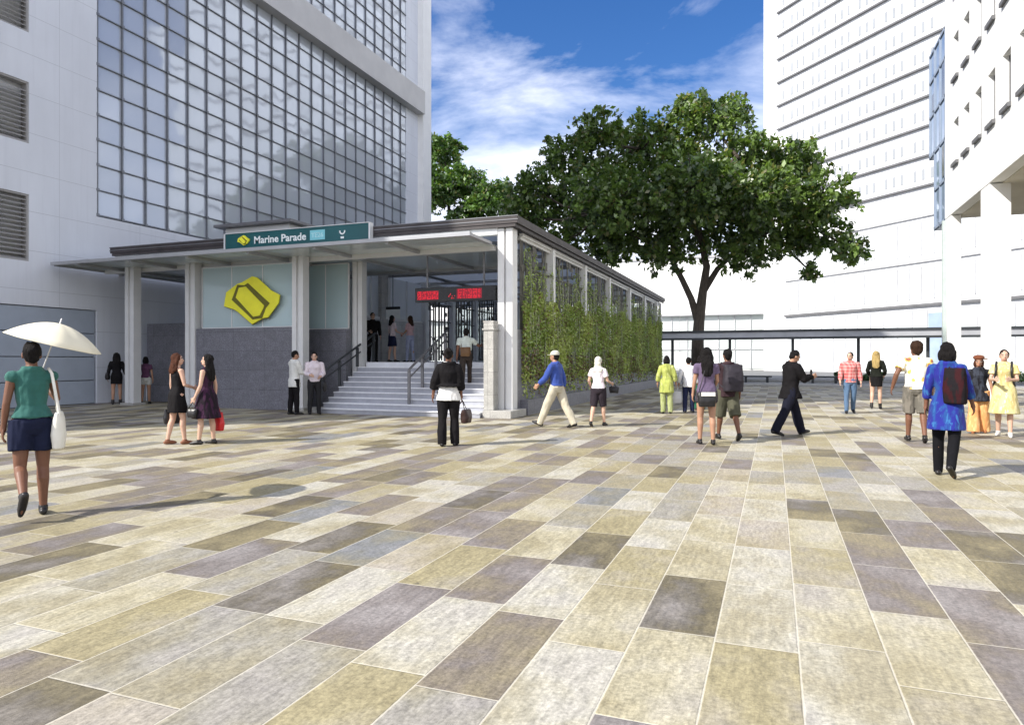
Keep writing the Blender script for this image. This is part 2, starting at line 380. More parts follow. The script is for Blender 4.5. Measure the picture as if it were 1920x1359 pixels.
# ------------------------------------------------------------------ ground
def paving():
    m, N, L = nodes_of('stone_paving'); b = N['Principled BSDF']
    tc = N.new('ShaderNodeTexCoord').outputs['Object']; s = N.new('ShaderNodeSeparateXYZ'); L.new(tc, s.inputs[0])
    W, LN = .418, 1.02
    xr = mth(N, L, 'DIVIDE', mth(N, L, 'ADD', s.outputs[0], .3), W); row = mth(N, L, 'FLOOR', xr)
    w1 = N.new('ShaderNodeTexWhiteNoise'); w1.noise_dimensions = '1D'; L.new(row, w1.inputs['W'])
    yr = mth(N, L, 'ADD', mth(N, L, 'DIVIDE', s.outputs[1], LN), mth(N, L, 'MULTIPLY', w1.outputs[0], 7.3)); col = mth(N, L, 'FLOOR', yr)
    cb = N.new('ShaderNodeCombineXYZ'); L.new(row, cb.inputs[0]); L.new(col, cb.inputs[1])
    w2 = N.new('ShaderNodeTexWhiteNoise'); w2.noise_dimensions = '2D'; L.new(cb.outputs[0], w2.inputs['Vector'])
    cr = N.new('ShaderNodeValToRGB'); cr.color_ramp.interpolation = 'CONSTANT'; L.new(w2.outputs[0], cr.inputs[0])
    stops = [(0, (.49, .45, .325)), (.18, (.195, .167, .15)), (.31, (.52, .495, .41)), (.43, (.122, .105, .07)), (.54, (.37, .325, .195)), (.66, (.17, .147, .132)), (.75, (.34, .32, .262)), (.87, (.205, .215, .22)), (.91, (.085, .072, .052)), (.95, (.43, .385, .3))]
    el = cr.color_ramp.elements
    el[0].position, el[0].color = 0, (*stops[0][1], 1); el[1].position, el[1].color = stops[1][0], (*stops[1][1], 1)
    for p, c in stops[2:]: e = el.new(p); e.color = (*c, 1)
    # veining: every slab gets its own piece of the pattern
    off = N.new('ShaderNodeVectorMath'); off.operation = 'MULTIPLY_ADD'; L.new(w2.outputs[1], off.inputs[0]); off.inputs[1].default_value = (37, 53, 11); L.new(tc, off.inputs[2])
    na = noise(N, L, scalev(N, L, off.outputs[0], (1.1, .8, 1)), 1.5, 5, .55); nb = noise(N, L, scalev(N, L, off.outputs[0], (5, .9, 1)), 7, 5, .7); nc = noise(N, L, off.outputs[0], 42, 3, .75)
    base = mixc(N, L, mapr(N, L, na.outputs[0], .44, .64, 0, .7), cr.outputs[0], (.31, .265, .15))
    base = mixc(N, L, mapr(N, L, na.outputs[0], .5, .3, 0, .6), base, (.36, .335, .325))
    val = mth(N, L, 'MULTIPLY', mapr(N, L, nb.outputs[0], .3, .7, .68, 1.16), mapr(N, L, nc.outputs[0], .3, .7, .68, 1.24))
    h = N.new('ShaderNodeHueSaturation'); L.new(base, h.inputs['Color']); L.new(val, h.inputs['Value']); base = h.outputs[0]
    fx = mth(N, L, 'FRACT', xr); fy = mth(N, L, 'FRACT', yr)
    ex = mth(N, L, 'MULTIPLY', mth(N, L, 'MINIMUM', fx, mth(N, L, 'SUBTRACT', 1, fx)), W); ey = mth(N, L, 'MULTIPLY', mth(N, L, 'MINIMUM', fy, mth(N, L, 'SUBTRACT', 1, fy)), LN)
    e = mth(N, L, 'MINIMUM', ex, ey); gn = noise(N, L, tc, 23, 3); e2 = mth(N, L, 'ADD', e, mth(N, L, 'MULTIPLY', mth(N, L, 'SUBTRACT', gn.outputs[0], .5), .006))
    g = mapr(N, L, e2, .0025, .006, 1, 0)
    base = mixc(N, L, mth(N, L, 'MULTIPLY', g, .62), base, (.66, .62, .52))
    # large soft soiling
    ng = noise(N, L, tc, .35, 4); base = mixc(N, L, mapr(N, L, ng.outputs[0], .5, .75, 0, .18), base, (.3, .27, .22))
    vs = N.new('ShaderNodeTexVoronoi'); vs.inputs['Scale'].default_value = 1.9; L.new(tc, vs.inputs['Vector'])
    vc = N.new('ShaderNodeSeparateXYZ'); L.new(vs.outputs['Color'], vc.inputs[0])
    sp = mth(N, L, 'LESS_THAN', vs.outputs['Distance'], mth(N, L, 'MULTIPLY', vc.outputs[0], .055)); base = mixc(N, L, mth(N, L, 'MULTIPLY', sp, .55), base, (.09, .08, .07))   # old gum and drip marks
    L.new(base, b.inputs['Base Color']); L.new(mapr(N, L, nb.outputs[0], .3, .7, .5, .75), b.inputs['Roughness']); b.inputs['Specular IOR Level'].default_value = .3
    bp = N.new('ShaderNodeBump'); bp.inputs['Strength'].default_value = .5; bp.inputs['Distance'].default_value = .006
    L.new(mth(N, L, 'ADD', mapr(N, L, e2, .003, .009, 0, 1), mth(N, L, 'MULTIPLY', nc.outputs[0], .5)), bp.inputs['Height']); L.new(bp.outputs[0], b.inputs['Normal'])
    return m
def sheet(name, m, x0, x1, y0, y1, z):
    bm = BM(); bm.faces.new([bm.verts.new(p) for p in ((x0, y0, z), (x1, y0, z), (x1, y1, z), (x0, y1, z))])
    o = obj(name, bm, m); o['kind'] = 'structure'; return o
sheet('ground', mat('asphalt_ground', (.2, .2, .2), .85, .1, .5, bump=.2), -900, 900, -300, 1500, -.03)
sheet('plaza_paving', paving(), -22.2, 40, -14, 43.4, 0)
sheet('walkway_pavement', mat('grey_concrete_paving', (.36, .36, .35), .8, .08, .8, grain=.1), -22.2, 40, 43.4, 52, -.004)
sheet('road', mat('asphalt_road', (.12, .12, .125), .85, .1, .7, grain=.15), -60, 90, 52.3, 62, -.02)
o = boxo('kerb', M['granite_light'], None, -6.2, 40, 43.1, 43.4, -.02, .1, bev=.01); o['kind'] = 'structure'
o = boxo('road_kerb', M['granite_light'], None, -40, 60, 52.0, 52.3, -.03, .12, bev=.01); o['kind'] = 'structure'

# ------------------------------------------------------------------ left office building
LX = -22.2
lb = empty('office_building', (LX, 20, 0), 0, 'white office building at left with a gridded curtain wall over its whole side', 'building')
def rel(o, par):   # geometry was written in world coordinates: keep it there under a moved parent
    o.parent = par; o.matrix_parent_inverse = Matrix.Identity(4); o.location = -Vector(par.location); return o
def part(name, m, par, boxes, bev=0.):
    bm = BM()
    for b in boxes: box(bm, *b, bev=bev)
    return rel(obj(name, bm, m), par)
def sub(o, par):   # sub-part below a part that is already shifted
    o.parent = par; o.matrix_parent_inverse = Matrix.Identity(4); o.location = (0, 0, 0); return o
def spart(name, m, par, boxes, bev=0.):
    bm = BM()
    for b in boxes: box(bm, *b, bev=bev)
    return sub(obj(name, bm, m), par)
TOP = 36
LV = [(4.66, 6.79), (8.41, 10.36), (11.94, 14.0), (15.6, 17.7)]
L0, L1 = 4.5, 15.01       # louvre openings run between these Y
zs = [0]
bx = [(LX-14, LX, 15.01, 17.36, 3.26, TOP), (LX-14, LX, 1.6, L0, 0, TOP)]
prev = 3.26
for a, b in LV: bx.append((LX-14, LX, L0, L1, prev, a)); prev = b
bx.append((LX-14, LX, L0, L1, prev, TOP))
bx += [(LX-14, LX-.3, L0, 17.36, 0, 3.26), (LX-14, LX, 17.36, 41.0, 0, 6.55), (LX-14, LX-.2, 17.36, 39.1, 6.55, TOP), (LX-14, LX-.05, 39.1, 40.7, 6.55, TOP), (LX-13.9, LX-.4, L0-.01, L1+.01, 4.6, 17.8)]
part('wall', M['white_clad'], lb, bx)
part('corner_pier', M['white_wall'], lb, [(LX-14, LX+.35, 40.7, 41.85, 0, TOP)], .01)
part('floor_band', M['band'], lb, [(LX-.2, LX+.5, 17.36, 40.69, 17.85, 19.35)], .01)
part('service_door', M['door'], lb, [(LX-.3, LX-.04, L0, 17.30, 0.02+i*.81, .8+i*.81) for i in range(4)], .012)
for a, b in LV:
    lo = part('louvre_vent', M['slat'], lb, [(LX-.3, LX-.03, L0, L0+.06, a, b), (LX-.3, LX-.03, L1-.06, L1, a, b), (LX-.3, LX-.03, L0+.06, L1-.06, b-.06, b), (LX-.3, LX-.03, L0+.06, L1-.06, a, a+.06)])
    bm = BM(); z = a+.12
    while z < b-.12:
        vs = box(bm, LX-.2, LX-.06, L0+.06, L1-.06, z, z+.02)
        for v in vs:
            if v.co.x > LX-.1: v.co.z -= .07
        z += .145
    sub(obj('slats', bm, M['slat']), lo)
def curtain(z0, z1, y0, y1):
    g = part('curtain_wall', M['curtain'], lb, [(LX-.2, LX-.08, y0, y1, z0, z1)])
    bm = BM(); y = y0+.01
    while y < y1-.3: box(bm, LX-.08, LX+.0, y, y+.045, z0, z1); y += 1.0
    spart_v = sub(obj('mullions', bm, M['mullion']), g)
    bm = BM(); z = z0
    k = 0
    while z < z1-.1: box(bm, LX-.078, LX-.02, y0, y1, z, z+.036); z += .88
    z = z0    # little clamps at every crossing
    while z < z1-.1:
        y = y0+.01
        while y < y1-.3: box(bm, LX+.001, LX+.025, y-.03, y+.075, z-.03, z+.066); y += 1.0
        z += .88
    sub(obj('transoms', bm, M['mullion']), g)
curtain(6.6, 17.85, 17.36, 39.1)
curtain(19.35, 30.5, 17.36, 39.1)

# ------------------------------------------------------------------ station entrance
st = empty('station_entrance', (-14, 25, 0), 0, 'station entrance pavilion with flat dark roof, wide steps and planted side wall', 'station')
SX0, SX1, SY0, SY1 = -21.0, -6.3, 16.9, 43.0
rb_ = [(SX0, SX1, SY0, 17.7, 5.12, 5.32), (SX0, SX1, 42.2, SY1, 5.12, 5.32), (SX0, -20.2, 17.7, 42.2, 5.12, 5.32), (-7.2, SX1, 17.7, 42.2, 5.12, 5.32), (-13.9, -13.5, 17.7, 42.2, 5.12, 5.31)]
rb_ += [(x0, x1, y, y+.3, 5.12, 5.305) for y in (20.7, 24.7, 28.7, 32.7, 36.7, 39.7) for x0, x1 in ((-20.2, -13.9), (-13.5, -7.2))]
rf = part('roof', M['roof_dark'], st, rb_)
spart('added_skylights', M['added_skylight'], rf, [(-20.2, -13.9, 17.7, 42.2, 5.14, 5.155), (-13.5, -7.2, 17.7, 42.2, 5.14, 5.155)])  # roof openings added out of view to bring sky light into the hall
spart('fascia', M['roof_dark'], rf, [(SX0+.06, SX1-.06, SY0+.02, SY0+.1, 5.03, 5.115), (SX1-.14, SX1-.06, SY0+.1, SY1-.1, 5.02, 5.115)])
spart('fascia_groove_trim', M['alu_dark'], rf, [(SX0-.02, SX1+.02, SY0-.015, SY0-.002, 5.2, 5.225), (SX0-.02, SX1+.02, SY0-.015, SY0-.002, 5.3, 5.325)])
part('edge_beam', M['alu'], st, [(SX0+.1, -6.9, SY0+.1, SY0+.3, 4.86, 5.11), (SX0+.2, -6.9, SY0+3.2, SY0+3.4, 4.7, 4.9)], .008)
cl_ = part('ceiling', M['frost'], st, [(SX0+.15, -6.85, SY0+.31, SY1-.2, 5.06, 5.08)])  # ceiling made translucent so light from above brightens the hall
spart('ceiling_ribs', M['ceiling'], cl_, [(SX0+.15, -6.85, y, y+.12, 4.96, 5.059) for y in (19, 22, 25, 28, 31, 34, 37, 40)])
rr = part('upper_roof', M['alu_dark'], st, [(-19.45, -15.95, 19.9, 23.8, 6.42, 6.52)], .01)
spart('clerestory_wall', M['white_wall'], rr, [(-19.15, -16.25, 20.2, 23.5, 5.33, 6.41)])
# columns along the front
for x in (-20.3, -17.64, -13.42):
    c = part('column', M['alu'], st, [(x-.2, x-.05, 17.05, 17.35, 0, 5.0), (x+.05, x+.2, 17.05, 17.35, 0, 5.0), (x-.05, x+.05, 17.12, 17.28, 0, 5.0)], .006)
    spart('column_base', M['granite_light'], c, [(x-.3, x+.3, 16.95, 17.45, 0, .08)], .01)
part('corner_column', M['alu'], st, [(-6.9, -6.72, 17.02, 17.4, .2, 5.02), (-6.66, -6.48, 17.02, 17.4, .2, 5.02), (-6.72, -6.66, 17.1, 17.34, .2, 5.02)], .006)
part('corner_plinth', M['granite_light'], st, [(-7.12, -6.33, 16.5, 17.7, 0, .2)], .012)
sp = part('stone_pillar', M['granite_light'], st, [(-7.14, -6.86, 16.62, 16.95, .2, 2.5)], .015)
spart('pillar_cap', M['granite_light'], sp, [(-7.17, -6.83, 16.59, 16.98, 2.3, 2.34), (-7.15, -6.85, 16.61, 16.96, 2.501, 2.54)], .005)
# inner columns
part('column', M['alu'], st, [(-12.6, -12.44, 18.72, 19.0, 0, 5.02), (-12.4, -12.24, 18.72, 19.0, 0, 5.02), (-12.44, -12.4, 18.78, 18.94, 0, 5.02)], .006)
part('granite_column', M['granite_light'], st, [(-15.15, -14.65, 23.8, 24.3, 1.45, 5.02)], .01)
# canopy of glass in front and under the roof
cn = part('canopy', M['canopy_metal'], st, [(-22.0, -7.05, 15.55, 15.67, 4.6, 4.7), (-22.0, -21.9, 15.67, 21.2, 4.58, 4.7), (-7.17, -7.05, 15.67, 17.0, 4.6, 4.68), (-22.0, -7.05, 21.2, 21.34, 4.54, 4.68)], .006)
part('wall_tie', M['canopy_metal'], st, [(-22.19, -22.0, 18.2, 18.4, 4.58, 4.68)])
spart('front_beam', M['alu'], cn, [(-21.9, -7.17, 17.42, 17.56, 4.52, 4.68)], .006)
x = -20.9; bxs = []
while x < -7.4: bxs.append((x-.045, x+.045, 15.67, 17.42, 4.55, 4.64)); bxs.append((x-.045, x+.045, 17.56, 21.2, 4.55, 4.64)); x += 2.28
for b0, b1 in zip(bxs[::2], bxs[1::2]): spart('rafter', M['canopy_metal'], cn, [b0, b1])
spart('glazing', M['glass_roof'], cn, [(-21.9, -7.17, 15.67, 21.2, 4.645, 4.665)])
# brackets between canopy and roof
for x in (-19.5, -16.2, -12.4, -10.0, -8.6): part('bracket', M['alu_dark'], st, [(x-.05, x+.05, 16.96, 17.04, 4.68, 4.85)])
# granite walls and glass
part('granite_wall', M['granite'], st, [(-17.42, -13.65, 17.1, 17.36, 0, 2.52), (-12.42, -12.22, 16.8, 18.6, 0, .02), (-14.35, -12.62, 18.4, 18.7, 0, 2.5)])
part('recessed_granite_wall', M['granite'], st, [(-21.6, -17.9, 18.9, 19.2, 0, 2.85), (-17.9, -17.6, 17.4, 19.2, 0, 2.6)])
def pane(x0, x1, y, z0, z1, n):
    g = part('glass_panel', M['glass'], st, [(x0+.03, x1-.03, y-.012, y+.012, z0+.03, z1-.03)])
    bx = [(x0, x1, y-.03, y+.03, z0, z0+.03), (x0, x1, y-.03, y+.03, z1-.03, z1)]
    for k in range(n+1):
        xx = x0+(x1-x0)*k/n; bx.append((xx-.015, xx+.015, y-.028, y+.028, z0+.03, z1-.03))
    spart('glass_frame', M['alu'], g, bx)
pane(-17.3, -13.66, 17.25, 2.53, 4.5, 3)
pane(-14.35, -12.62, 18.55, 2.51, 4.6, 2)
# the shaft behind the glass and the hall walls
part('lift_shaft_wall', mat('pale_lift_wall', (.78, .82, .82), .5, .05, 1), st, [(-17.2, -14.0, 21.5, 21.7, 1.45, 4.5)])
part('hall_side_wall', mat_granite('hall_granite', (.6, .6, .6), (.42, .42, .43)), st, [(-14.9, -14.7, 22.2, 27.4, 1.45, 3.15)])
hw = part('clerestory_glazing', M['frost'], st, [(-14.83, -14.8, 22.2, 27.4, 3.25, 4.9)])
spart('clerestory_frame', M['alu'], hw, [(-14.88, -14.72, 22.2, 27.4, 3.16, 3.25)]+[(-14.86, -14.76, y, y+.08, 3.25, 4.9) for y in (23.2, 24.6, 26.0)])
ew = part('end_wall', mat('pale_green_wall', (.72, .78, .75), .5, .05, 1), st, [(-21.0, -6.9, 42.75, 42.95, 0, 2.6)])
spart('end_glazing', M['glass_clear'], ew, [(-21.0, -6.9, 42.83, 42.85, 2.6, 5.0)])  # upper end wall made clear glass to let light in from behind
# raised hall floor with the flight of steps
part('platform', M['granite_step'], st, [(-22.0, -6.9, 19.2, 42.74, 0, 1.449), (-12.2, -7.16, 18.9, 19.2, 0, 1.449)])
NS = 10; RISE = .145; TR = .25; FY = 16.42
steps = BM(); edge = BM()
for i in range(NS-1):
    box(steps, -12.2, -7.16, FY+i*TR, 18.9, i*RISE, (i+1)*RISE-.03)
    box(edge, -12.2, -7.16, FY-.025+i*TR, 18.9 if i == NS-2 else FY+(i+1)*TR+.0, (i+1)*RISE-.03, (i+1)*RISE)
sc_ = rel(obj('staircase', steps, M['nosing']), st)
sub(obj('treads', edge, M['granite_step']), sc_)
spart('side_kerb', M['granite_light'], sc_, [(-7.155, -6.92, 16.98, 19.0, .0, 1.5)])
spart('side_kerb', M['granite_light'], sc_, [(-12.42, -12.205, 16.42, 16.8, 0, .16)])
def handrail(x, y0, z0, y1, z1, posts, m, up=.95):
    bm = BM()
    def P(y, h): return Vector((x, y, z0+(z1-z0)*(y-y0)/(y1-y0)+h))
    tube(bm, [P(y0, up-.02), P(y0+.08, up), P(y1, up)], .035, 10, 1); tube(bm, [P(y0, up-.24), P(y1, up-.24)], .024, 8, 1)
    h = rel(obj('handrail', bm, m, None, True), st)
    for y in posts:
        bm = BM(); zb = max(0, math.floor((y-FY)/TR+1))*RISE
        box(bm, x-.035, x+.035, y-.035, y+.035, min(zb, 1.45), P(y, up-.03).z)
        sub(obj('post', bm, m), h)
handrail(-9.45, 16.75, .29, 19.1, 1.45, (16.78, 17.55, 18.4, 19.05), M['alu_dark'])
handrail(-12.3, 16.6, .145, 19.6, 1.45, (16.65, 17.6, 18.55, 19.5), M['steel_post'])
for q in range(3): pass
# long planted side wall
part('base_wall', M['granite'], st, [(-6.75, -6.52, 17.5, 42.9, 0, 2.35), (-6.52, -6.3, 17.75, 42.9, 0, .42)])
WC = (17.75, 20.67, 24.62, 28.59, 33.0, 37.1, 41.0)
for y in WC[1:]: part('wall_column', M['alu'], st, [(-6.7, -6.46, y-.12, y+.12, 2.35, 5.0)], .006)
part('wall_column', M['alu'], st, [(-6.62, -6.5, 42.6, 42.9, .42, 5.0)], .006)
def trellis(X, y0, y1, zb, gap):
    bm = BM(); a, b = y0+.12, y1-.12
    box(bm, X-.04, X+.04, a, b, 4.85, 4.93)
    tp = rel(obj('trellis_panel', bm, M['alu']), st)
    bm = BM(); y = a+.04
    box(bm, X-.03, X+.03, a, b, 4.1, 4.16); box(bm, X-.03, X+.03, a, b, 3.3, 3.34)
    while y < b-.2:
        wdt = random.uniform(.08, .2); y1_ = min(y+wdt, b-.02)
        box(bm, X-.01, X+.015, y, y1_, zb, 4.1)
        if random.random() < .6: box(bm, X-.012, X+.013, y, y+wdt*random.uniform(.4, 1.3), 4.16, 4.85)
        y += wdt+random.uniform(gap, gap+.16)
    for k in range(int((b-a)*9)):
        yy = random.uniform(a, b-.3); zz_ = random.uniform(zb, 4.8); box(bm, X+.02, X+.035, yy, yy+random.uniform(.1, .3), zz_, zz_+random.uniform(.03, .3))
    sub(obj('slats', bm, M['trellis']), tp)
    bm = BM(); box(bm, X, X+.1, a, b, 4.93, 5.02); sub(obj('top_rail', bm, M['alu']), tp)
edges_ = list(WC)+[42.7]
for y0, y1 in zip(edges_, edges_[1:]): trellis(-6.6, y0, y1, 2.36, .04)
HC = (27.6, 30.4, 33.2, 36.4, 39.6, 42.6)
for y in HC[:-1]: part('hall_column', M['alu'], st, [(-14.92, -14.62, y-.14, y+.14, 1.45, 5.02)], .006)
for y0, y1 in zip(HC, HC[1:]): trellis(-14.75, y0, y1, 1.5, .08)

# climbing plants on the side wall: uncountable leaves and stems
rng = np.random.default_rng(3)
n = 62000
Y = rng.uniform(17.8, 42.6, n)
top = 3.2+.16*np.sin(Y*1.7)+.12*np.sin(Y*4.3+1)+.02*(Y-17)
Z = .35+(top-.35)*rng.uniform(0, 1, n)**.8
X = -6.5+.1*rng.random(n)**1.4+.04*np.sin(Y*2.6)*np.sin(Z*3.1)
keep = np.array([mnoise.noise(Vector((y*1.4, z*.9, 3)))+.42 for y, z in zip(Y, Z)]) > rng.uniform(-.35, .25, n)
keep &= (Z > .95) | (rng.random(n) < .35*(Z/.95))
P0 = np.stack([X, Y, Z], 1)[keep]
patch = np.array([mnoise.noise(Vector((p[1]*.55, p[2]*.8, 9))) for p in P0])
t = np.clip(patch*1.3+.5+rng.normal(0, .18, len(P0)), 0, 1)[:, None]
colv = (1-t)*np.array([.25, .35, .08])+t*np.array([.44, .52, .14])
br = rng.random(len(P0)) < np.clip(.12+.5*(mnoise.noise(Vector((1, 2, 3)))+0.0)+.35*(P0[:, 2] < 1.7)*(patch < .1), 0, .6)
colv[br] = np.array([.2, .13, .08])*rng.uniform(.6, 1.3, (br.sum(), 1))
outw = np.tile(np.array([[.6, 0, 0]]), (len(P0), 1))
ny = rng.uniform(17.9, 42.5, 150); Pu = []      # thin shoots that climb higher up the screen
for y in ny:
    zt = rng.uniform(3.6, 4.75); k = int((zt-3)*16); yy = y+np.cumsum(rng.normal(0, .03, k)); Pu.append(np.stack([-6.48+rng.uniform(-.02, .05, k), yy, np.linspace(3, zt, k)], 1))
Pu = np.concatenate(Pu); P0 = np.concatenate([P0, Pu]); colv = np.concatenate([colv, np.array([.32, .42, .11])*rng.uniform(.7, 1.3, (len(Pu), 1))]); outw = np.tile(np.array([[.6, 0, 0]]), (len(P0), 1))
Vl = leaf_quads(P0, .1, rng, outward=outw)
# hanging strands that reach up over the screen
sy = rng.uniform(17.9, 42.5, 300); strands = []; scol = []
for y in sy:
    zt = rng.uniform(2.8, 4.7); zb = rng.uniform(.6, 2.0); x = -6.5+rng.uniform(0, .1); wv = rng.uniform(.01, .025); yy = y
    k = np.linspace(zt, zb, 7)
    for z0, z1 in zip(k, k[1:]):
        y2 = yy+rng.normal(0, .04); strands.append([[x, yy-wv, z0], [x, yy+wv, z0], [x+.01, y2+wv, z1], [x+.01, y2-wv, z1]]); scol.append(np.array([.26, .28, .17])*rng.uniform(.6, 1.6)); yy = y2
Vl = np.concatenate([Vl, np.array(strands)]); colv = np.concatenate([colv, np.array(scol)])
o = link('climbing_plants', quads_mesh('climbing_plants', Vl, colv), M['vine'])
tag(o, 'green creeper and hanging stems covering the long side wall of the station', 'creeper', kind='stuff')

# ------------------------------------------------------------------ signs
def text(body, size, m, par, fn, bold=0.):
    cu = bpy.data.curves.new('t', 'FONT'); cu.body = body; cu.size = size; cu.extrude = .004; cu.offset = bold; cu.resolution_u = 3
    t = bpy.data.objects.new('t', cu); C.objects.link(t); dg = bpy.context.evaluated_depsgraph_get()
    me = bpy.data.meshes.new_from_object(t.evaluated_get(dg)); bpy.data.objects.remove(t)
    w_ = max(v.co.x for v in me.vertices)
    for v in me.vertices: v.co = fn(v.co, w_)
    return link('lettering', me, m, par)
def stn_logo(bm_y, bm_d, S, X0, Z0, Yf):
    """station emblem: folded yellow ribbon; S metres wide, (X0, Z0) its centre, front towards -Y"""
    k = S/1180.
    def fn(u, v, d): return Vector((X0+(u-830)*k, Yf-d, Z0-(v-715)*k))
    outer = [(300, 560), (545, 422), (640, 402), (850, 312), (945, 332), (1240, 560), (1412, 638), (1388, 770), (1170, 1002), (1060, 1012), (850, 1108), (545, 892), (470, 852), (252, 792)]
    dark = [(545, 440), (690, 455), (765, 420), (1215, 770), (1135, 850), (1060, 1012), (865, 1032), (425, 690)]
    inner = [(585, 495), (725, 478), (1105, 805), (1090, 850), (1015, 970), (885, 985), (520, 655)]
    hi = [(790, 455), (850, 430), (1240, 730), (1200, 760)]
    prism(bm_y, outer, fn, 0, .04); prism(bm_d, dark, fn, .041, .048); prism(bm_y, inner, fn, .049, .07); prism(bm_d, [(u-25, v+5) for u, v in outer], lambda u, v, d: fn(u+14, v+6, d), -.03, -.002)
M['logo_y'] = mat('emblem_yellow', (.95, .9, .05), .45, .06, 3); M['logo_d'] = mat('emblem_edge', (.16, .15, .02), .5, .1, 3)
lg = empty('station_emblem', (-15.4, 17.1, 3.4), 0, 'big yellow folded ribbon emblem in front of the glass panel over the granite wall', 'emblem')
by, bd = BM(), BM(); stn_logo(by, bd, 2.2, -15.17, 3.36, 17.1)
rel(obj('ribbon', by, M['logo_y']), lg); rel(obj('ribbon_edge', bd, M['logo_d']), lg)
part('standoff', M['alu_dark'], lg, [(x-.02, x+.02, 17.13, 17.24, z-.02, z+.02) for x, z in ((-15.9, 3.5), (-14.9, 3.3))])
M['sign_g'] = mat('sign_teal', (.012, .105, .115), .35, .15, .8); M['sign_w'] = mat('sign_white', (.85, .88, .85), .5, .02); M['badge'] = mat('badge_cyan', (.24, .62, .68), .4, .05)
sg = empty('station_name_sign', (-13.3, 16.8, 5.15), 0, 'long teal station name sign with white lettering on the roof edge', 'sign')
part('panel', M['sign_g'], sg, [(-15.88, -10.72, 16.74, 16.88, 4.93, 5.4)], .008)
part('panel_frame', M['alu'], sg, [(-15.93, -15.885, 16.72, 16.89, 4.92, 5.41), (-10.715, -10.67, 16.72, 16.89, 4.92, 5.41), (-15.885, -10.715, 16.72, 16.745, 5.4, 5.42), (-15.885, -10.715, 16.72, 16.745, 4.905, 4.93)])
by, bd = BM(), BM(); stn_logo(by, bd, .46, -15.15, 5.165, 16.735); rel(obj('emblem', by, M['logo_y']), sg); rel(obj('emblem_edge', bd, M['logo_d']), sg)
lt = text('Marine Parade', .31, M['sign_w'], None, lambda c, w_: Vector((-14.78+c.x*1.92/w_, 16.734-c.z, 5.05+c.y)), .006); rel(lt, sg)
bd_ = part('line_badge', M['badge'], sg, [(-12.72, -12.2, 16.728, 16.742, 5.02, 5.31)], .006)
sub(text('TE26', .19, mat('badge_text', (.5, .82, .85), .5), None, lambda c, w_: Vector((-12.67+c.x*.42/w_, 16.726-c.z, 5.1+c.y)), .004), bd_)
bm = BM()
def fnp(u, v, d): return Vector((-11.6+u, 16.735-d, 5.165+v))
arc = [(.1*math.cos(a), .09*math.sin(a)+.045) for a in np.linspace(rad(160), rad(380), 14)]; arc2 = [(.06*math.cos(a), .052*math.sin(a)+.045) for a in np.linspace(rad(380), rad(160), 14)]
prism(bm, arc+arc2, fnp, 0, .008); prism(bm, [(-.055, -.16), (.055, -.16), (.055, -.1), (-.055, -.1)], fnp, 0, .008)
rel(obj('pictogram', bm, M['sign_w']), sg)
# LED display
led = empty('led_display', (-8.6, 17.95, 3.4), 0, 'long black display with glowing red dot text hung over the steps', 'display')
part('housing', mat('display_black', (.008, .008, .009), .3, .1), led, [(-9.85, -7.3, 17.85, 18.0, 3.2, 3.62)], .01)
M['led'] = mat_emit('led_red', (.8, .02, .04), .38); M['led_dim'] = mat_emit('led_dim', (.35, .01, .03), .1)
glow = BM()
def dots(x0, x1, z0, z1, seed, dens):
    r = random.Random(seed); x = x0; k = 0
    while x < x1:
        if k % 6 == 5: x += .026; k += 1; continue
        for j in range(7):
            if r.random() < dens: z = z0+(z1-z0)*j/6; box(glow, x-.009, x+.009, 17.842, 17.849, z-.011, z+.011)
        x += .026; k += 1
dots(-9.76, -9.1, 3.29, 3.5, 1, .62); dots(-8.75, -8.55, 3.29, 3.42, 2, .3); dots(-8.45, -7.75, 3.29, 3.53, 3, .66)
rel(obj('lit_dots', glow, M['led']), led)
for q in ((-9.78, -9.08, 17.8485, 17.8495, 3.27, 3.52), (-8.5, -7.72, 17.8485, 17.8495, 3.27, 3.55)): part('glow_panel', M['led_dim'], led, [q])
part('hanger', M['alu_dark'], led, [(-9.5, -9.46, 17.9, 17.94, 3.62, 4.6), (-7.7, -7.66, 17.9, 17.94, 3.62, 4.6)])
# small notice and lamps inside
nb = empty('direction_sign', (-13.6, 23.0, 3.5), 0, 'small white direction sign with a dark stripe inside the hall', 'sign')
part('plate', M['sign_w'], nb, [(-13.95, -13.35, 22.98, 23.02, 3.1, 3.45)], .004); part('stripe', M['black'], nb, [(-13.95, -13.35, 22.97, 23.03, 3.46, 3.56)], .003)
part('hanger', M['alu_dark'], nb, [(-13.67, -13.64, 22.99, 23.01, 3.56, 5.02)])

# ------------------------------------------------------------------ right building on pillars
RX = 6.66
rb = empty('corner_block', (RX, 20, 0), 0, 'white block on tall square pillars at right with two rows of windows', 'building')
W0 = (9.27, 12.62); WH = 1.68
wy = [31.05-1.58*k for k in range(17)]; WW = .8     # window centres minus half
bx = []; zprev = 7.4
rows = [(9.3, 9.3+WH), (12.65, 12.65+WH), (16.0, 16.0+WH), (19.35, 19.35+WH)]
for a, b in rows:
    bx.append((RX, 20, 4.5, 33.3, zprev, a)); ys = 33.3
    for y in wy: bx.append((RX, RX+.55, y+WW, ys, a, b)); ys = y
    bx.append((RX, RX+.55, 4.5, ys, a, b)); bx.append((RX+.55, 20, 4.5, 33.3, a, b)); zprev = b
bx.append((RX, 20, 4.5, 33.3, zprev, 24))
part('wall', M['white_wall'], rb, bx)
part('soffit', M['beige'], rb, [(RX+.4, 19.5, 5, 33, 7.36, 7.398)])
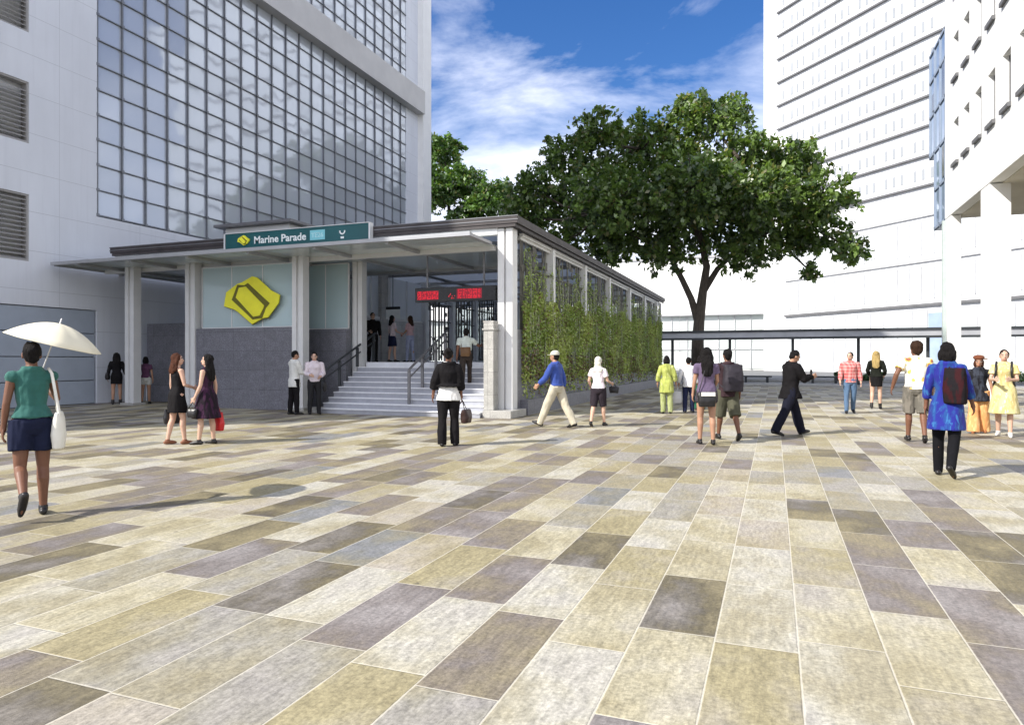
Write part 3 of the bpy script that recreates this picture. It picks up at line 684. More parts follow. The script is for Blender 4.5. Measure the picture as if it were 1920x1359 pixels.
for a, b in rows:
    for y in wy[:12]:
        wn = part('window', M['win_glass'], rb, [(RX+.2, RX+.24, y+.05, y+WW-.05, a+.05, b-.05)])
        spart('frame', M['alu_dark'], wn, [(RX+.17, RX+.26, y+.002, y+.05, a+.05, b-.05), (RX+.17, RX+.26, y+WW-.05, y+WW-.002, a+.05, b-.05), (RX+.17, RX+.26, y+.002, y+WW-.002, a+.002, a+.05), (RX+.17, RX+.26, y+.002, y+WW-.002, b-.05, b-.002), (RX+.18, RX+.25, y+WW/2-.02, y+WW/2+.02, a+.05, b-.05)])
        spart('sill', M['ledge'], wn, [(RX-.1, RX+.16, y-.03, y+WW+.03, a-.13, a-.002)])
for y, wd, ln_ in ((12, .7, 1), (17, .7, 1), (22, .7, 1), (27.0, .62, 1), (32.3, .36, 1.0)): part('pillar', M['white_wall'], rb, [(RX+.003, RX+wd, y, y+ln_, 0, 7.36)], .01)
for y in (12, 17, 22, 27.0): part('pillar', M['white_wall'], rb, [(17.5, 18.5, y, y+1.0, 0, 7.36)], .01)
lvp = part('hanging_louvre', M['slat'], rb, [(10.4, 10.5, 6, 33.2, 5.7, 7.36)])
spart('slats', M['alu_dark'], lvp, [(10.33, 10.4, 6, 33.2, 5.75+.28*i, 5.83+.28*i) for i in range(6)])
gb = part('glass_bay', M['blue_glass'], rb, [(RX+.05, RX+.5, 33.3, 35.5, 7.3, 15.5), (RX+.05, RX+.5, 35.5, 36.5, 10.7, 15.5)])
spart('bay_frame', mat('bay_frame', (.3, .36, .46), .5, .05), gb, [(RX+.0, RX+.05, y-.05, y+.05, z0, 15.5) for y, z0 in ((33.4, 7.3), (34.4, 7.3), (35.45, 7.3), (36.45, 10.7))]+[(RX+.0, RX+.051, 33.3, y1, z-.06, z+.06) for z, y1 in ((7.4, 35.5), (9.1, 35.5), (10.8, 36.5), (12.6, 36.5), (14.2, 36.5), (15.44, 36.5))])
spart('bay_window', M['win_glass'], gb, [(RX+.02, RX+.06, 33.5, 34.0, 9.3, 10.6), (RX+.02, RX+.06, 33.5, 34.0, 12.7, 14.1), (RX+.02, RX+.06, 35.6, 36.0, 12.75, 13.5)])
part('pillar_side_strip', mat('grey_green_pillar_side', (.45, .52, .5), .5, .05), rb, [(RX-.14, RX-.005, 33.05, 33.2, 0, 7.3)])  # grey-green strip added to stand for the shaded side edge of the pillar

# ------------------------------------------------------------------ tower behind
u = Vector((-.67977, .73342, 0)); T0 = Vector((.507, 107.22, 0))
tw = empty('tower_block', T0, math.atan2(-u.y, -u.x), 'tall white tower with thin dark floor ledges beyond the covered walkway', 'building')
def tpart(name, m, boxes, par=None):
    bm = BM()
    for b in boxes: box(bm, *b)
    return obj(name, bm, m, par or tw)
tpart('wall', M['white_far'], [(-2.93, 48, 0, 16, 0, 64)])
levels = [21.45+3.38*i for i in range(12)]
for z in levels: tpart('ledge', M['ledge'], [(0, 48, -.35, -.003, z-.11, z+.11)])
tpart('ledge', M['ledge'], [(1.5, 48, -.35, -.003, 7.72, 8.02)]); tpart('ledge', M['ledge_pale'], [(1.5, 48, -.25, -.003, 12.78, 12.95)]); tpart('ledge', M['ledge_pale'], [(1.5, 48, -.25, -.003, 17.95, 18.12)])
wm = BM(); box(wm, -.17, .17, -.05, -.002, 0, 1.25); wme = bpy.data.meshes.new('window'); bmesh.ops.recalc_face_normals(wm, faces=wm.faces); wm.to_mesh(wme); wm.free(); wme.materials.append(M['far_win'])
allw = []
for z in levels[:10]:
    x = 1.0; k = 0
    while x < 33: allw.append((x, z+.75)); x += 1.05 if k % 3 else 1.7; k += 1
allw.sort(key=lambda q: -(q[0]-.4*q[1]))
for x, z in allw[:100]:
    o = bpy.data.objects.new('window', wme); C.objects.link(o); o.parent = tw; o.location = (x, 0, z)
o = tpart('windows', M['far_win'], [(x-.17, x+.17, -.05, -.002, z, z+1.25) for x, z in allw[100:]]); o['kind'] = 'stuff'
for z0, z1, p in ((8.6, 12.3, 1.55), (13.6, 17.5, 1.55), (.2, 7.3, 1.9)):
    g = tpart('glazing_band', mat('pale_far_glass', (.7, .74, .76), .2, .1, .3), [(2.0, 47, -.04, -.002, z0, z1)])
    bm = BM(); x = 2.4
    while x < 46: box(bm, x-.05, x+.05, -.14, -.041, z0, z1); x += p
    obj('mullions', bm, M['ledge_pale'], g)
tpart('blue_pane', mat('blue_far_glass', (.35, .45, .6), .08, .15, .4, spec=.9), [(23.4, 25.0, -.06, -.041, 1.0, 6.9), (25.2, 26.9, -.06, -.041, 1.0, 7.0)])

# low white hall behind the walkway
lh = empty('low_hall', (-12, 112, 0), 0, 'low white hall with a pale glazed ground floor behind the covered walkway', 'building')
part('wall', M['white_wall'], lh, [(-75, 1.2, 112, 133, 8.7, 17.7), (-75, 1.2, 112.6, 133, 0, 8.7)])
part('roof_ledge', M['ledge_pale'], lh, [(-75.2, 1.0, 111.75, 111.998, 8.6, 8.95), (-75.2, 1.0, 111.8, 133.2, 17.7, 18.0)])
gz = part('glazing', mat('hall_glass', (.72, .77, .74), .2, .12, .3, spec=.6), lh, [(-74, -14.2, 112.5, 112.59, .2, 8.6), (-14, .8, 112.5, 112.59, .2, 8.6)])
spart('mullions', M['ledge_pale'], gz, [(x-.07, x+.07, 112.36, 112.5, .2, 8.6) for x in np.arange(-73, .7, 2.4)]+[(-74, .8, 112.36, 112.499, z, z+.12) for z in (3.2, 5.8)])

# ------------------------------------------------------------------ covered walkway
cw = empty('covered_walkway', (3, 47.5, 0), 0, 'long low covered walkway with grey flat roof on thin dark posts', 'walkway')
r_ = part('roof', M['gutter'], cw, [(-10, 24, 46.5, 49.2, 2.95, 3.38)], .02)
spart('roof_edge', M['steel_post'], r_, [(-10.05, 24.05, 46.42, 46.5, 3.32, 3.45), (-10.05, 24.05, 46.44, 46.5, 2.84, 2.98)])
for x in (-6.43, -2.73, 1.09, 4.84, 8.57, 12.3, 16.0, 19.8): part('post', M['steel_post'], cw, [(x-.085, x+.085, 47.2, 47.37, 0, 2.95)], .01)

def bench(x, y, label):
    b = empty('bench', (x, y, 0), 0, label, 'bench', 'dark benches under the walkway')
    boxo('seat', M['steel_post'], b, -1.0, 1.0, -.25, .25, .36, .46, bev=.015)
    for s_ in (-.7, .7): boxo('leg', M['steel_post'], b, s_-.08, s_+.08, -.2, .2, 0, .36, bev=.01)
bench(-1.15, 50.4, 'low dark bench behind the backpacker, left of the man in the black suit'); bench(3.1, 50.4, 'low dark bench between the suited man and the man in the red checked shirt')
def hedge(x0, x1, y, h, label, seed):
    r = np.random.default_rng(seed); n = 2600
    P = np.stack([r.uniform(x0, x1, n), y+r.normal(0, .3, n), r.uniform(.05, 1, n)**.7*h], 1); P[:, 2] *= .8+.25*np.sin(P[:, 0]*3+seed)
    c = np.array([.05, .1, .035])*r.uniform(.6, 1.7, (n, 1))
    tag(link('hedge', quads_mesh('hedge', leaf_quads(P, .16, r), c), M['leaf']), label, 'hedge')
hedge(3.9, 6.9, 52.8, .75, 'low clipped hedge beside the road behind the red shirted man and the blonde woman', 1)
hedge(13.0, 18.0, 52.8, .8, 'low clipped hedge beside the road beyond the white pillars', 2)

# ------------------------------------------------------------------ trees
def tree(name, label, base, lobes, limbs, nl, size, seed, trunk_r, tint=(1, 1, 1), hole=.0):
    r = np.random.default_rng(seed)
    e = empty(name, base, 0, label, 'tree', 'plaza trees')
    bm = BM()
    for pts, rs in limbs: tube(bm, [Vector(p)-Vector(base) for p in pts], rs, 10)
    rs_ = random.Random(seed)
    for (c, rad_) in lobes:      # thin boughs into every lobe
        k = min((p for pts, _ in limbs for p in pts[1:]), key=lambda p: (Vector(p)-Vector(c)).length)
        a, b = Vector(k), Vector(c); mid = (a+b)/2+Vector((rs_.uniform(-.5, .5), rs_.uniform(-.5, .5), -.3))
        tube(bm, [a-Vector(base), mid-Vector(base), b-Vector(base)], [.13, .09, .04], 7)
        for q in range(5):
            d = Vector((rs_.uniform(-1, 1), rs_.uniform(-1, 1), rs_.uniform(-.4, 1))).normalized()*rad_*.85
            tube(bm, [b-Vector(base), b+d*.5+Vector((0, 0, .15))-Vector(base), b+d-Vector(base)], [.05, .035, .015], 5)
    obj('trunk', bm, M['bark'], e, True)
    vol = np.array([l[1]**2 for l in lobes]); vol = vol/vol.sum(); P = []; O = []; K = []
    for (c, rad_), f in zip(lobes, vol):
        nc = max(8, int(nl*f/15))     # twigs: clusters of leaves
        d = r.normal(size=(nc, 3)); d /= np.linalg.norm(d, axis=1)[:, None]
        rr_ = rad_*(1-.55*r.random(nc)**1.6)*np.array([.82+.42*mnoise.noise(Vector(q)*2.2+Vector(c)) for q in d])
        cl = np.array(c)+d*rr_[:, None]*np.array([1.08, 1.08, .82])
        tone = r.normal(0, .3, nc)
        for q, dd, t_ in zip(cl, d, tone):
            m_ = 15; P.append(q+r.normal(0, .3, (m_, 3))*size*1.35); O.append(np.tile(dd, (m_, 1))); K.append(np.full(m_, t_))
    P = np.concatenate(P); O = np.concatenate(O); K = np.concatenate(K)
    t = np.clip(.45+K+r.normal(0, .15, len(P)), 0, 1)[:, None]
    col = ((1-t)*np.array([.05, .09, .024])+t*np.array([.2, .3, .07]))*np.array(tint)
    y = r.random(len(P)) < .07; col[y] = np.array([.2, .2, .06])*r.uniform(.7, 1.2, (y.sum(), 1))
    link('crown', quads_mesh('crown', leaf_quads(P-np.array(base), size, r, outward=O), col), M['leaf'], e)
TREE = __import__('json').loads('''{"base":[-5.16,51,0],"lobes":[[[-4.35,51.08,18.84],2.45],[[-8.84,54.15,18.75],2.97],[[-11.92,48.51,17.95],2.17],[[-15.98,54.14,17.9],2.45],[[-17.2,49.68,14.7],2.17],[[-11.19,50.46,14.82],3.36],[[-6.69,53.29,15.7],3.56],[[-1.8,50.36,15.4],2.97],[[0.79,51.35,14.74],2.69],[[2.78,47.69,11.9],2.29],[[-0.79,52.77,12.3],3.56],[[-5.11,51.27,11.37],3.36],[[-9.86,49.81,11.43],3.16],[[-15.21,53.02,13.68],2.97],[[-17.83,49.62,12.37],2.17],[[2.62,50.67,10.28],2.17],[[4.37,48.44,8.55],1.34],[[2.21,50.32,7.52],0.79],[[-1.75,48.92,8.9],2.06],[[-7.49,49.34,8.98],1.9],[[-12.11,52.75,10.39],2.17],[[-14.6,49.46,10.31],1.98],[[0.96,50.9,9.59],1.58],[[-2.89,54.37,20.02],1.58],[[-6.21,54.23,20.81],1.58],[[-10.2,46.0,12.2],3.16],[[-12.41,56.0,14.52],3.16],[[-4.93,46.0,12.46],3.36],[[-6.0,56.0,14.84],3.36],[[-1.0,46.0,11.78],2.77],[[-1.22,56.0,14.02],2.77]],"limbs":[[[[-5.16,51,-0.1],[-5.16,51.0,2.88],[-5.05,51.0,4.41],[-4.79,51.0,6.51],[-4.53,51.0,8.22],[-5.01,51.0,10.54],[-5.09,51.0,13.23]],[0.521,0.42,0.378,0.302,0.252,0.185,0.101]],[[[-5.09,51.0,4.22],[-5.61,51.0,5.96],[-6.29,51.0,7.46],[-7.02,50.0,8.98],[-9.32,49.0,10.48],[-12.04,49.0,12.21]],[0.302,0.227,0.202,0.168,0.134,0.084]],[[[-4.72,51.0,6.51],[-3.84,51.5,8.06],[-2.4,52.0,9.59],[-0.07,53.0,10.95],[2.4,53.0,11.91]],[0.235,0.193,0.16,0.118,0.067]],[[[-5.01,51.0,10.54],[-6.85,53.0,13.02],[-8.53,53.5,16.13],[-9.67,53.0,17.76]],[0.168,0.134,0.101,0.059]],[[[-5.09,51.0,12.08],[-3.47,49.0,13.75],[-2.43,49.0,15.46]],[0.134,0.101,0.059]]],"base2":[-31.84,66,0],"lobes2":[[[-33.9,67.35,24.24],2.46],[[-30.83,66.25,20.2],2.66],[[-26.69,64.66,17.98],2.56],[[-33.0,63.96,19.02],2.81],[[-25.94,68.82,18.09],2.05],[[-30.02,66.1,16.44],2.56],[[-35.05,63.7,20.81],2.81],[[-29.07,66.74,14.8],2.56]],"limbs2":[[[[-31.84,66.0,0],[-31.84,66.0,8.07],[-32.15,66.0,14.31],[-32.46,66.0,19.44]],[0.5,0.4,0.3,0.12]],[[[-31.84,66.0,11.46],[-29.97,66.0,15.3],[-27.84,66.0,17.37]],[0.25,0.18,0.08]]]}''')
B = TREE['base']
tree('plaza_tree', 'large spreading dark green tree with forked trunk behind the covered walkway', B, [(tuple(c), r_) for c, r_ in TREE['lobes']], [([tuple(p) for p in pts], rs) for pts, rs in TREE['limbs']], 74000, .4, 5, .5)
tree('plaza_tree', 'smaller tree showing between the office building and the station roof', TREE['base2'], [(tuple(c), r_) for c, r_ in TREE['lobes2']], [([tuple(p) for p in pts], rs) for pts, rs in TREE['limbs2']], 30000, .42, 6, .4, (.9, 1.05, 1.0))

# ------------------------------------------------------------------ people
def dirv(fwd, out, sx):   # limb direction from straight down: swung forward and outward
    f, o_ = rad(fwd), rad(out)
    return Vector((sx*math.sin(o_), math.sin(f)*math.cos(o_), -math.cos(f)*math.cos(o_)))
SK = {'brown': (.17, .08, .048), 'dark': (.11, .05, .032), 'tan': (.4, .23, .15), 'pale': (.58, .38, .28)}
HAIRC = {'black': (.012, .01, .01), 'brown': (.05, .025, .015), 'red': (.1, .035, .018), 'blond': (.55, .4, .16), 'pale': (.7, .64, .5)}
_hm = {}
def hair_mat(k):
    if k not in _hm: _hm[k] = mat('hair_'+k, HAIRC[k], .6, .25, 16, bump=.9, bscale=30, stretch=(6, 6, .6), spec=.15)
    return _hm[k]
PEOPLE = 'people crossing the plaza'
def person(label, x, y, head, H=1.7, z0=0., sex='f', skin='tan', hair=('short', 'black'), pose={}, wear=(), shoes='dark', vox=.009, hat=None, seed=0, az=None):
    p = dict(lth=0, rth=0, lkn=3, rkn=3, lab=2, rab=2, lft=0, rft=0, la=(0, 9), ra=(0, 9), le=12, re=12, lin=0., rin=0., lean=0, yaw=0, nod=0, build=1.0)
    p.update(pose)
    if az is None: az = math.degrees(math.atan2(x, y))
    root = empty('person', (x, y, z0), -rad(az+head), label, 'person', PEOPLE)
    s = H/1.7; bd = p['build']; f = sex == 'f'
    SH, CH, WA, HI = (.158, (.135, .092), (.112, .082), (.158, .108)) if f else (.188, (.16, .108), (.14, .098), (.15, .108))
    CH, WA, HI = [tuple(q*bd for q in t) for t in (CH, WA, HI)]
    ln = rad(p['lean'])
    def T0_(q):        # spine lean about the hips
        q = Vector(q)
        if q.z > .95:
            k = min((q.z-.95)/.3, 1)*ln; d = q.z-.95
            return Vector((q.x, q.y*math.cos(k)+d*math.sin(k), .95+d*math.cos(k)-q.y*math.sin(k)))
        return q
    neck = T0_((0, -.005, 1.48)); yw, nd = rad(-p['yaw']), rad(-p['nod'])
    HR = Matrix.Rotation(yw, 3, 'Z') @ Matrix.Rotation(nd, 3, 'X')
    def TH(q): return neck+HR @ (Vector(q)-Vector((0, -.005, 1.48)))
    leg = {}
    for k, sx in (('l', -1), ('r', 1)):
        hip = Vector((sx*.085*bd, 0, .91)); th = dirv(p[k+'th'], p[k+'ab'], sx); kn = hip+th*.435
        shn = dirv(p[k+'th']-p[k+'kn'], p[k+'ab']*.4, sx); an = kn+shn*.405
        ft = rad(p[k+'ft']); fd = Vector((sx*.12, math.cos(ft), math.sin(ft))).normalized(); dn = Vector((0, math.sin(ft), -math.cos(ft)))
        leg[k] = (hip, kn, an, fd, dn)
    low = min(min((v[2]+v[3]*a+v[4]*.075).z for a in (-.06, .17)) for v in leg.values())
    arm = {}
    for k, sx in (('l', -1), ('r', 1)):
        sh = T0_((sx*SH, -.005, 1.385)); fw, ot = p[k+'a']; ud = dirv(fw, ot, sx); el = sh+ud*.275
        e_ = p[k+'e']; fd = dirv(fw+e_, ot*.5, sx); fd = (fd+Vector((-sx*p[k+'in'], 0, 0))).normalized(); wr = el+fd*.235
        inn = Vector((-sx, 0, 0)); inn = (inn-fd*inn.dot(fd)).normalized()
        arm[k] = (sh, el, wr, fd, inn, sx)
    up = Vector((0, 0, -low))
    def fin(me):
        c = np.empty(len(me.vertices)*3, np.float32); me.vertices.foreach_get('co', c); c = c.reshape(-1, 3); c[:, 2] -= low; c *= s
        me.vertices.foreach_set('co', c.reshape(-1)); me.update()
        for q in me.polygons: q.use_smooth = True
        return me
    def torso(bm, z_lo, inf, top_r=.062, hem=None, cut=None):
        R = [(.80, .06, .07, 0), (.86, HI[0]*.93, HI[1]*.95, -.01), (.93, HI[0], HI[1], -.012), (1.0, HI[0]*.93, HI[1]*.93, 0), (1.09, WA[0], WA[1], .005), (1.2, (WA[0]+CH[0])/2, (WA[1]+CH[1])/2, .006), (1.29, CH[0], CH[1]+(.012 if f else 0), .01), (1.36, CH[0]*1.02, CH[1]*.86, -.002), (1.41, SH*.82, .068, -.012), (1.445, top_r*1.25, top_r*1.1, -.012), (1.475, top_r, top_r*.95, -.008)]
        out = []
        for z, a, b, yo in R:
            if z < z_lo-1e-4 and z_lo > .8: continue
            if cut and z > cut: continue
            out.append((z, a+inf, b+inf, yo))
        if z_lo > .8 and out[0][0] > z_lo+.01: out.insert(0, (z_lo, out[0][1], out[0][2], out[0][3]))
        if hem: out = hem+[r_ for r_ in out if r_[0] > hem[-1][0]+.02]
        loft(bm, out, 24, T0_, 2.25)
    # ---- body: one continuous surface
    bm = BM(); torso(bm, .5, 0)
    for k in 'lr':
        hip, kn, an, fd, dn = leg[k]; t_ = (.088 if f else .084)*bd
        tube(bm, [hip+Vector((0, 0, .03)), hip.lerp(kn, .3), hip.lerp(kn, .7), kn, kn.lerp(an, .28)-fd*.014, kn.lerp(an, .6)-fd*.006, an], [t_, t_*.96, t_*.74, .053*bd, .055*bd, .043, .034], 14, 1)
        tube(bm, [an-fd*.035+dn*.035, an+fd*.04+dn*.035, an+fd*.12+dn*.052, an+fd*.17+dn*.06], [.035, .037, .03, .018], 10, 1)
        sh, el, wr, hd, inn, sx = arm[k]; a_ = (.043 if f else .052)*bd
        tube(bm, [sh.lerp(T0_((0, 0, 1.38)), .35), sh+Vector((0, 0, -.005)), sh.lerp(el, .3), sh.lerp(el, .75), el, el.lerp(wr, .3), wr], [a_*1.1, a_*1.2, a_, a_*.85, a_*.78, a_*.8, .024 if f else .028], 12, 1)
        # hand: palm, four fingers of different length, thumb from the side of the palm
        side = hd.cross(inn).normalized(); side = side if side.y*1+side.z*.2 > 0 else -side     # towards the thumb
        pc = wr+hd*.045; RT = Matrix((side, inn, hd)).transposed()
        ell(bm, pc, (.04, .016, .05), rot=RT); tube(bm, [wr-hd*.02, wr+hd*.03], [.026, .028], 10, 1)
        for q, (o_, l_) in enumerate(((.034, .07), (.012, .08), (-.011, .074), (-.033, .058))):
            b0 = wr+hd*.082+side*o_; curl = .35+.12*q; d1 = (hd+side*o_*3.2+inn*curl*.4).normalized(); d2 = (hd+side*o_*3.2+inn*curl*1.6).normalized()
            tube(bm, [b0-hd*.02, b0, b0+d1*l_*.5, b0+d1*l_*.5+d2*l_*.5], [.0092, .0092, .0086, .0072], 8, 1)
        b0 = wr+hd*.028+side*.032; d1 = (hd*.7+side*.75+inn*.25).normalized(); d2 = (hd+side*.25+inn*.4).normalized()
        tube(bm, [b0-side*.015, b0+d1*.034, b0+d1*.034+d2*.034], [.0125, .0108, .0085], 8, 1)
    tube(bm, [T0_((0, -.012, 1.4)), TH((0, -.008, 1.47)), TH((0, .0, 1.535))], [.055 if f else .062, .05 if f else .058, .05], 12, 1)
    ell(bm, (0, .0, 1.605), (.073, .092, .1), TH); ell(bm, (0, .03, 1.545), (.054, .066, .066), TH); ell(bm, (0, .052, 1.507), (.026, .028, .022), TH)
    tube(bm, [TH((0, .092, 1.605)), TH((0, .108, 1.567))], [.009, .015], 8, 1)              # nose
    ell(bm, (0, .094, 1.528), (.022, .012, .009), TH); ell(bm, (0, .083, 1.622), (.05, .015, .009), TH)     # lips, brow
    for sx in (-1, 1): ell(bm, (sx*.074, -.005, 1.583), (.011, .022, .034), TH)            # ears
    me = remesh(bm, vox if vox < .0075 else .0085, 1, .4)
    # skin tones and face marks
    n = len(me.vertices); col = np.tile(np.array([*SK[skin], 1], np.float32), (n, 1))
    co = np.empty(n*3, np.float32); me.vertices.foreach_get('co', co); co = co.reshape(-1, 3)
    hm = np.array(HR.inverted()); q = (co-np.array(neck)) @ hm.T+np.array((0, -.005, 1.48))
    face = (q[:, 1] > .05) & (q[:, 2] > 1.49) & (q[:, 2] < 1.7)
    lips = face & (np.abs(q[:, 2]-1.529) < .009) & (np.abs(q[:, 0]) < .023); col[lips, :3] = np.array(SK[skin])*np.array((1.0, .55, .55))
    for sx in (-1, 1):
        br_ = face & (np.abs(q[:, 2]-1.624) < .006) & (np.abs(q[:, 0]-sx*.034) < .022); col[br_, :3] = (.025, .018, .015)
    at = me.color_attributes.new('Col', 'FLOAT_COLOR', 'POINT'); at.data.foreach_set('color', col.reshape(-1))
    body = link('body', fin(me), M['skin'], root)
    bm = BM()
    for sx in (-1, 1): ell(bm, (sx*.033, .083, 1.604), (.013, .009, .0075), TH)
    me = bpy.data.meshes.new('eyes'); bm.to_mesh(me); bm.free(); link('eyes', fin(me), M['eye'], root)
    bm = BM()
    for sx in (-1, 1): ell(bm, (sx*.033, .0895, 1.604), (.006, .004, .0062), TH)
    me = bpy.data.meshes.new('iris'); bm.to_mesh(me); bm.free(); link('iris', fin(me), M['black'], root)
    # ---- hair
    st_, hc = hair
    if st_ != 'none':
        bm = BM(); ell(bm, (0, -.018, 1.622), (.083, .094, .1), TH)
        if st_ == 'short': ell(bm, (0, -.05, 1.575), (.066, .05, .07), TH)
        if st_ == 'afro': ell(bm, (0, -.022, 1.64), (.1, .105, .11), TH); ell(bm, (0, -.05, 1.58), (.085, .07, .09), TH)
        if st_ == 'bun': ell(bm, (0, -.06, 1.58), (.062, .04, .06), TH); ell(bm, (0, -.1, 1.67), (.045, .04, .045), TH)
        if st_ == 'bob':
            for sx in (-1, 1): ell(bm, (sx*.07, -.015, 1.55), (.03, .06, .085), TH)
            ell(bm, (0, -.06, 1.545), (.085, .055, .105), TH)
        if st_ in ('long', 'vlong'):
            e_ = 1.33 if st_ == 'long' else 1.2
            for sx in (-1, 1): tube(bm, [TH((sx*.06, .0, 1.65)), TH((sx*.08, -.02, 1.55)), TH((sx*.088, -.035, 1.45)), T0_((sx*.085, -.075, e_+.06))], [.035, .035, .035, .02], 10, 1)
            loft(bm, [(e_, .06, .018, -.105), (e_+.05, .092, .026, -.105), (1.42, .105, .035, -.09), (1.5, .1, .05, -.065), (1.58, .09, .06, -.04), (1.64, .07, .06, -.03)], 20, lambda v: T0_(v) if v.z < 1.44 else TH(v))
        if st_ == 'pony': ell(bm, (0, -.05, 1.58), (.064, .045, .06), TH); tube(bm, [TH((0, -.09, 1.64)), TH((0, -.13, 1.6)), TH((0, -.125, 1.5)), TH((0, -.11, 1.42))], [.025, .034, .03, .012], 10, 1)
        me = remesh(bm, .009, 2); wrinkle(me, .011, (34, 34, 8), seed); link('hair', fin(me), hair_mat(hc), root)
    if hat:
        kind, hcol = hat; bm = BM()
        if kind == 'cap':
            loft(bm, [(1.625, .092, .108, -.008), (1.66, .092, .106, -.008), (1.7, .078, .088, -.012), (1.722, .045, .05, -.015), (1.728, .01, .01, -.015)], 20, TH)
            loft(bm, [(1.625, .07, .055, .125), (1.634, .068, .053, .125)], 20, TH)
        elif kind == 'beret':
            loft(bm, [(1.65, .088, .1, -.01), (1.672, .106, .115, -.015), (1.705, .112, .118, -.02), (1.735, .085, .09, -.02), (1.75, .03, .03, -.02)], 22, TH)
            loft(bm, [(1.655, .045, .03, .02, -.12), (1.672, .045, .03, .02, -.12)], 14, TH)
        elif kind == 'scarf':
            ell(bm, (0, -.016, 1.62), (.09, .1, .105), TH); ell(bm, (0, -.05, 1.55), (.085, .06, .1), TH); loft(bm, [(1.34, .12, .02, -.1), (1.4, .14, .05, -.08), (1.47, .09, .06, -.04), (1.54, .08, .06, -.04)], 20, T0_)
        me = remesh(bm, .008, 1); link('hat' if kind != 'scarf' else 'headscarf', fin(me), fabric(hcol), root)
    # ---- clothes
    for g in wear:
        kind, m_ = g[0], g[1]; o_ = dict(hem=None, sleeve=0, inf=.014, flare=0, leg=1.0, loose=.022, neck=.07, front=None, strap=False)
        o_.update(g[2] if len(g) > 2 else {})
        bm = BM(); inf = o_['inf']; name = kind
        cutl = None; cutn = []
        if kind in ('shirt', 'jacket', 'dress', 'tunic', 'blouse', 'vest'):
            hz = o_['hem'] or .88
            if hz < .84:
                fl = o_['flare']; mid = (leg['l'][1].y+leg['r'][1].y)/2*max(0, (.9-hz)/.44)
                spread = abs(leg['l'][1].y-leg['r'][1].y)/2*max(0, (.9-hz)/.44); kz = (.93-hz)/.5
                hem = [(hz, HI[0]+inf+.004+fl, HI[1]+inf+.01+fl*.9+spread, mid), (hz+.015, HI[0]+inf+.004+fl, HI[1]+inf+.01+fl*.9+spread, mid), ((hz+.93)/2, HI[0]+inf+.006+fl*.55, HI[1]+inf+.012+fl*.5+spread*.5, mid*.5), (.93, HI[0]+inf+.004+fl*.15, HI[1]+inf+.006+fl*.15, -.008)]
            else: hem = [(hz, HI[0]+inf+o_['flare'], HI[1]+inf+.004+o_['flare'], -.008), (hz+.015, HI[0]+inf+o_['flare'], HI[1]+inf+.004+o_['flare'], -.008)]
            torso(bm, .8, inf, o_['neck'], hem, 1.42 if o_['neck'] > .08 else (1.36 if o_['strap'] else None))
            for k in 'lr':
                sh, el, wr, hd, inn, sx = arm[k]; a_ = (.043 if f else .052)*bd; sl = o_['sleeve']; lo = o_['loose']
                if o_['strap']:
                    tube(bm, [T0_((sx*.075, .085, 1.33)), T0_((sx*.085, .04, 1.425)), T0_((sx*.085, -.03, 1.435)), T0_((sx*.075, -.085, 1.33))], .011, 8, 1); continue
                if sl <= 0: ell(bm, sh+Vector((-sx*.035, 0, -.008)), (.055, .07, .058)); continue
                so_ = sh+Vector((-sx*.002, 0, -.012)); rs_ = a_*1.22+max(.013, lo*.5); tube(bm, [so_.lerp(T0_((0, 0, 1.345)), .4), so_], [rs_*1.05, rs_], 14, 1)
                if sl <= .6: tube(bm, [so_, so_.lerp(el, sl*.5), so_.lerp(el, sl*1.2)], [rs_, a_+lo*.8, a_+lo*1.2], 14)
                else: tube(bm, [so_, so_.lerp(el, .4), el, el.lerp(wr, .5), el.lerp(wr, .93*min(sl, 1))], [rs_, a_+lo*.9, a_*.85+lo, a_*.78+lo, .03+lo*.8], 14); ell(bm, el, (a_*.85+lo,)*3)
            if kind == 'jacket':
                tube(bm, [T0_((-.05, .07, 1.36)), T0_((-.068, .0, 1.455)), T0_((0, -.06, 1.475)), T0_((.068, .0, 1.455)), T0_((.05, .07, 1.36))], [.012, .02, .022, .02, .012], 8, 1)
            elif kind == 'shirt': tube(bm, [T0_((-.02, .062, 1.44)), T0_((-.062, .0, 1.465)), T0_((0, -.066, 1.475)), T0_((.062, .0, 1.465)), T0_((.02, .062, 1.44))], [.01, .013, .015, .013, .01], 8, 1)
        elif kind in ('trousers', 'shorts'):
            loft(bm, [(.80, HI[0]*.8, HI[1]*.9, -.01), (.86, HI[0]*.97+inf, HI[1]+inf, -.012), (.93, HI[0]+inf, HI[1]+inf+.003, -.012), (.985, HI[0]*.93+inf*.6, HI[1]*.93+inf*.6, -.004), (1.01, HI[0]*.88, HI[1]*.88, -.002)], 22, T0_, 2.2)
            for k in 'lr':
                hip, kn, an, fd, dn = leg[k]; t_ = (.088 if f else .084)*bd; lo = o_['loose']; fl = o_['flare']
                if o_['leg'] >= .99:
                    e_ = an.lerp(kn, -.1)
                    tube(bm, [hip+Vector((0, 0, .04)), hip.lerp(kn, .35), kn, kn.lerp(an, .5)-fd*.008, e_], [t_+lo*.8, t_+lo*.7, .053*bd+lo, .05*bd+lo+fl*.5, .037+lo+fl], 16); ell(bm, kn, (.053*bd+lo,)*3)
                else:
                    q_ = o_['leg']*2; pts = [hip+Vector((0, 0, .04)), hip.lerp(kn, .35), hip.lerp(kn, min(q_, .98))]; rs = [t_+lo*.8, t_+lo*.8, .06*bd+lo+fl]
                    if q_ > 1: pts.append(kn.lerp(an, (q_-1)*.9)); rs.append(.056*bd+lo+fl)
                    tube(bm, pts, rs, 16)
        elif kind == 'skirt':
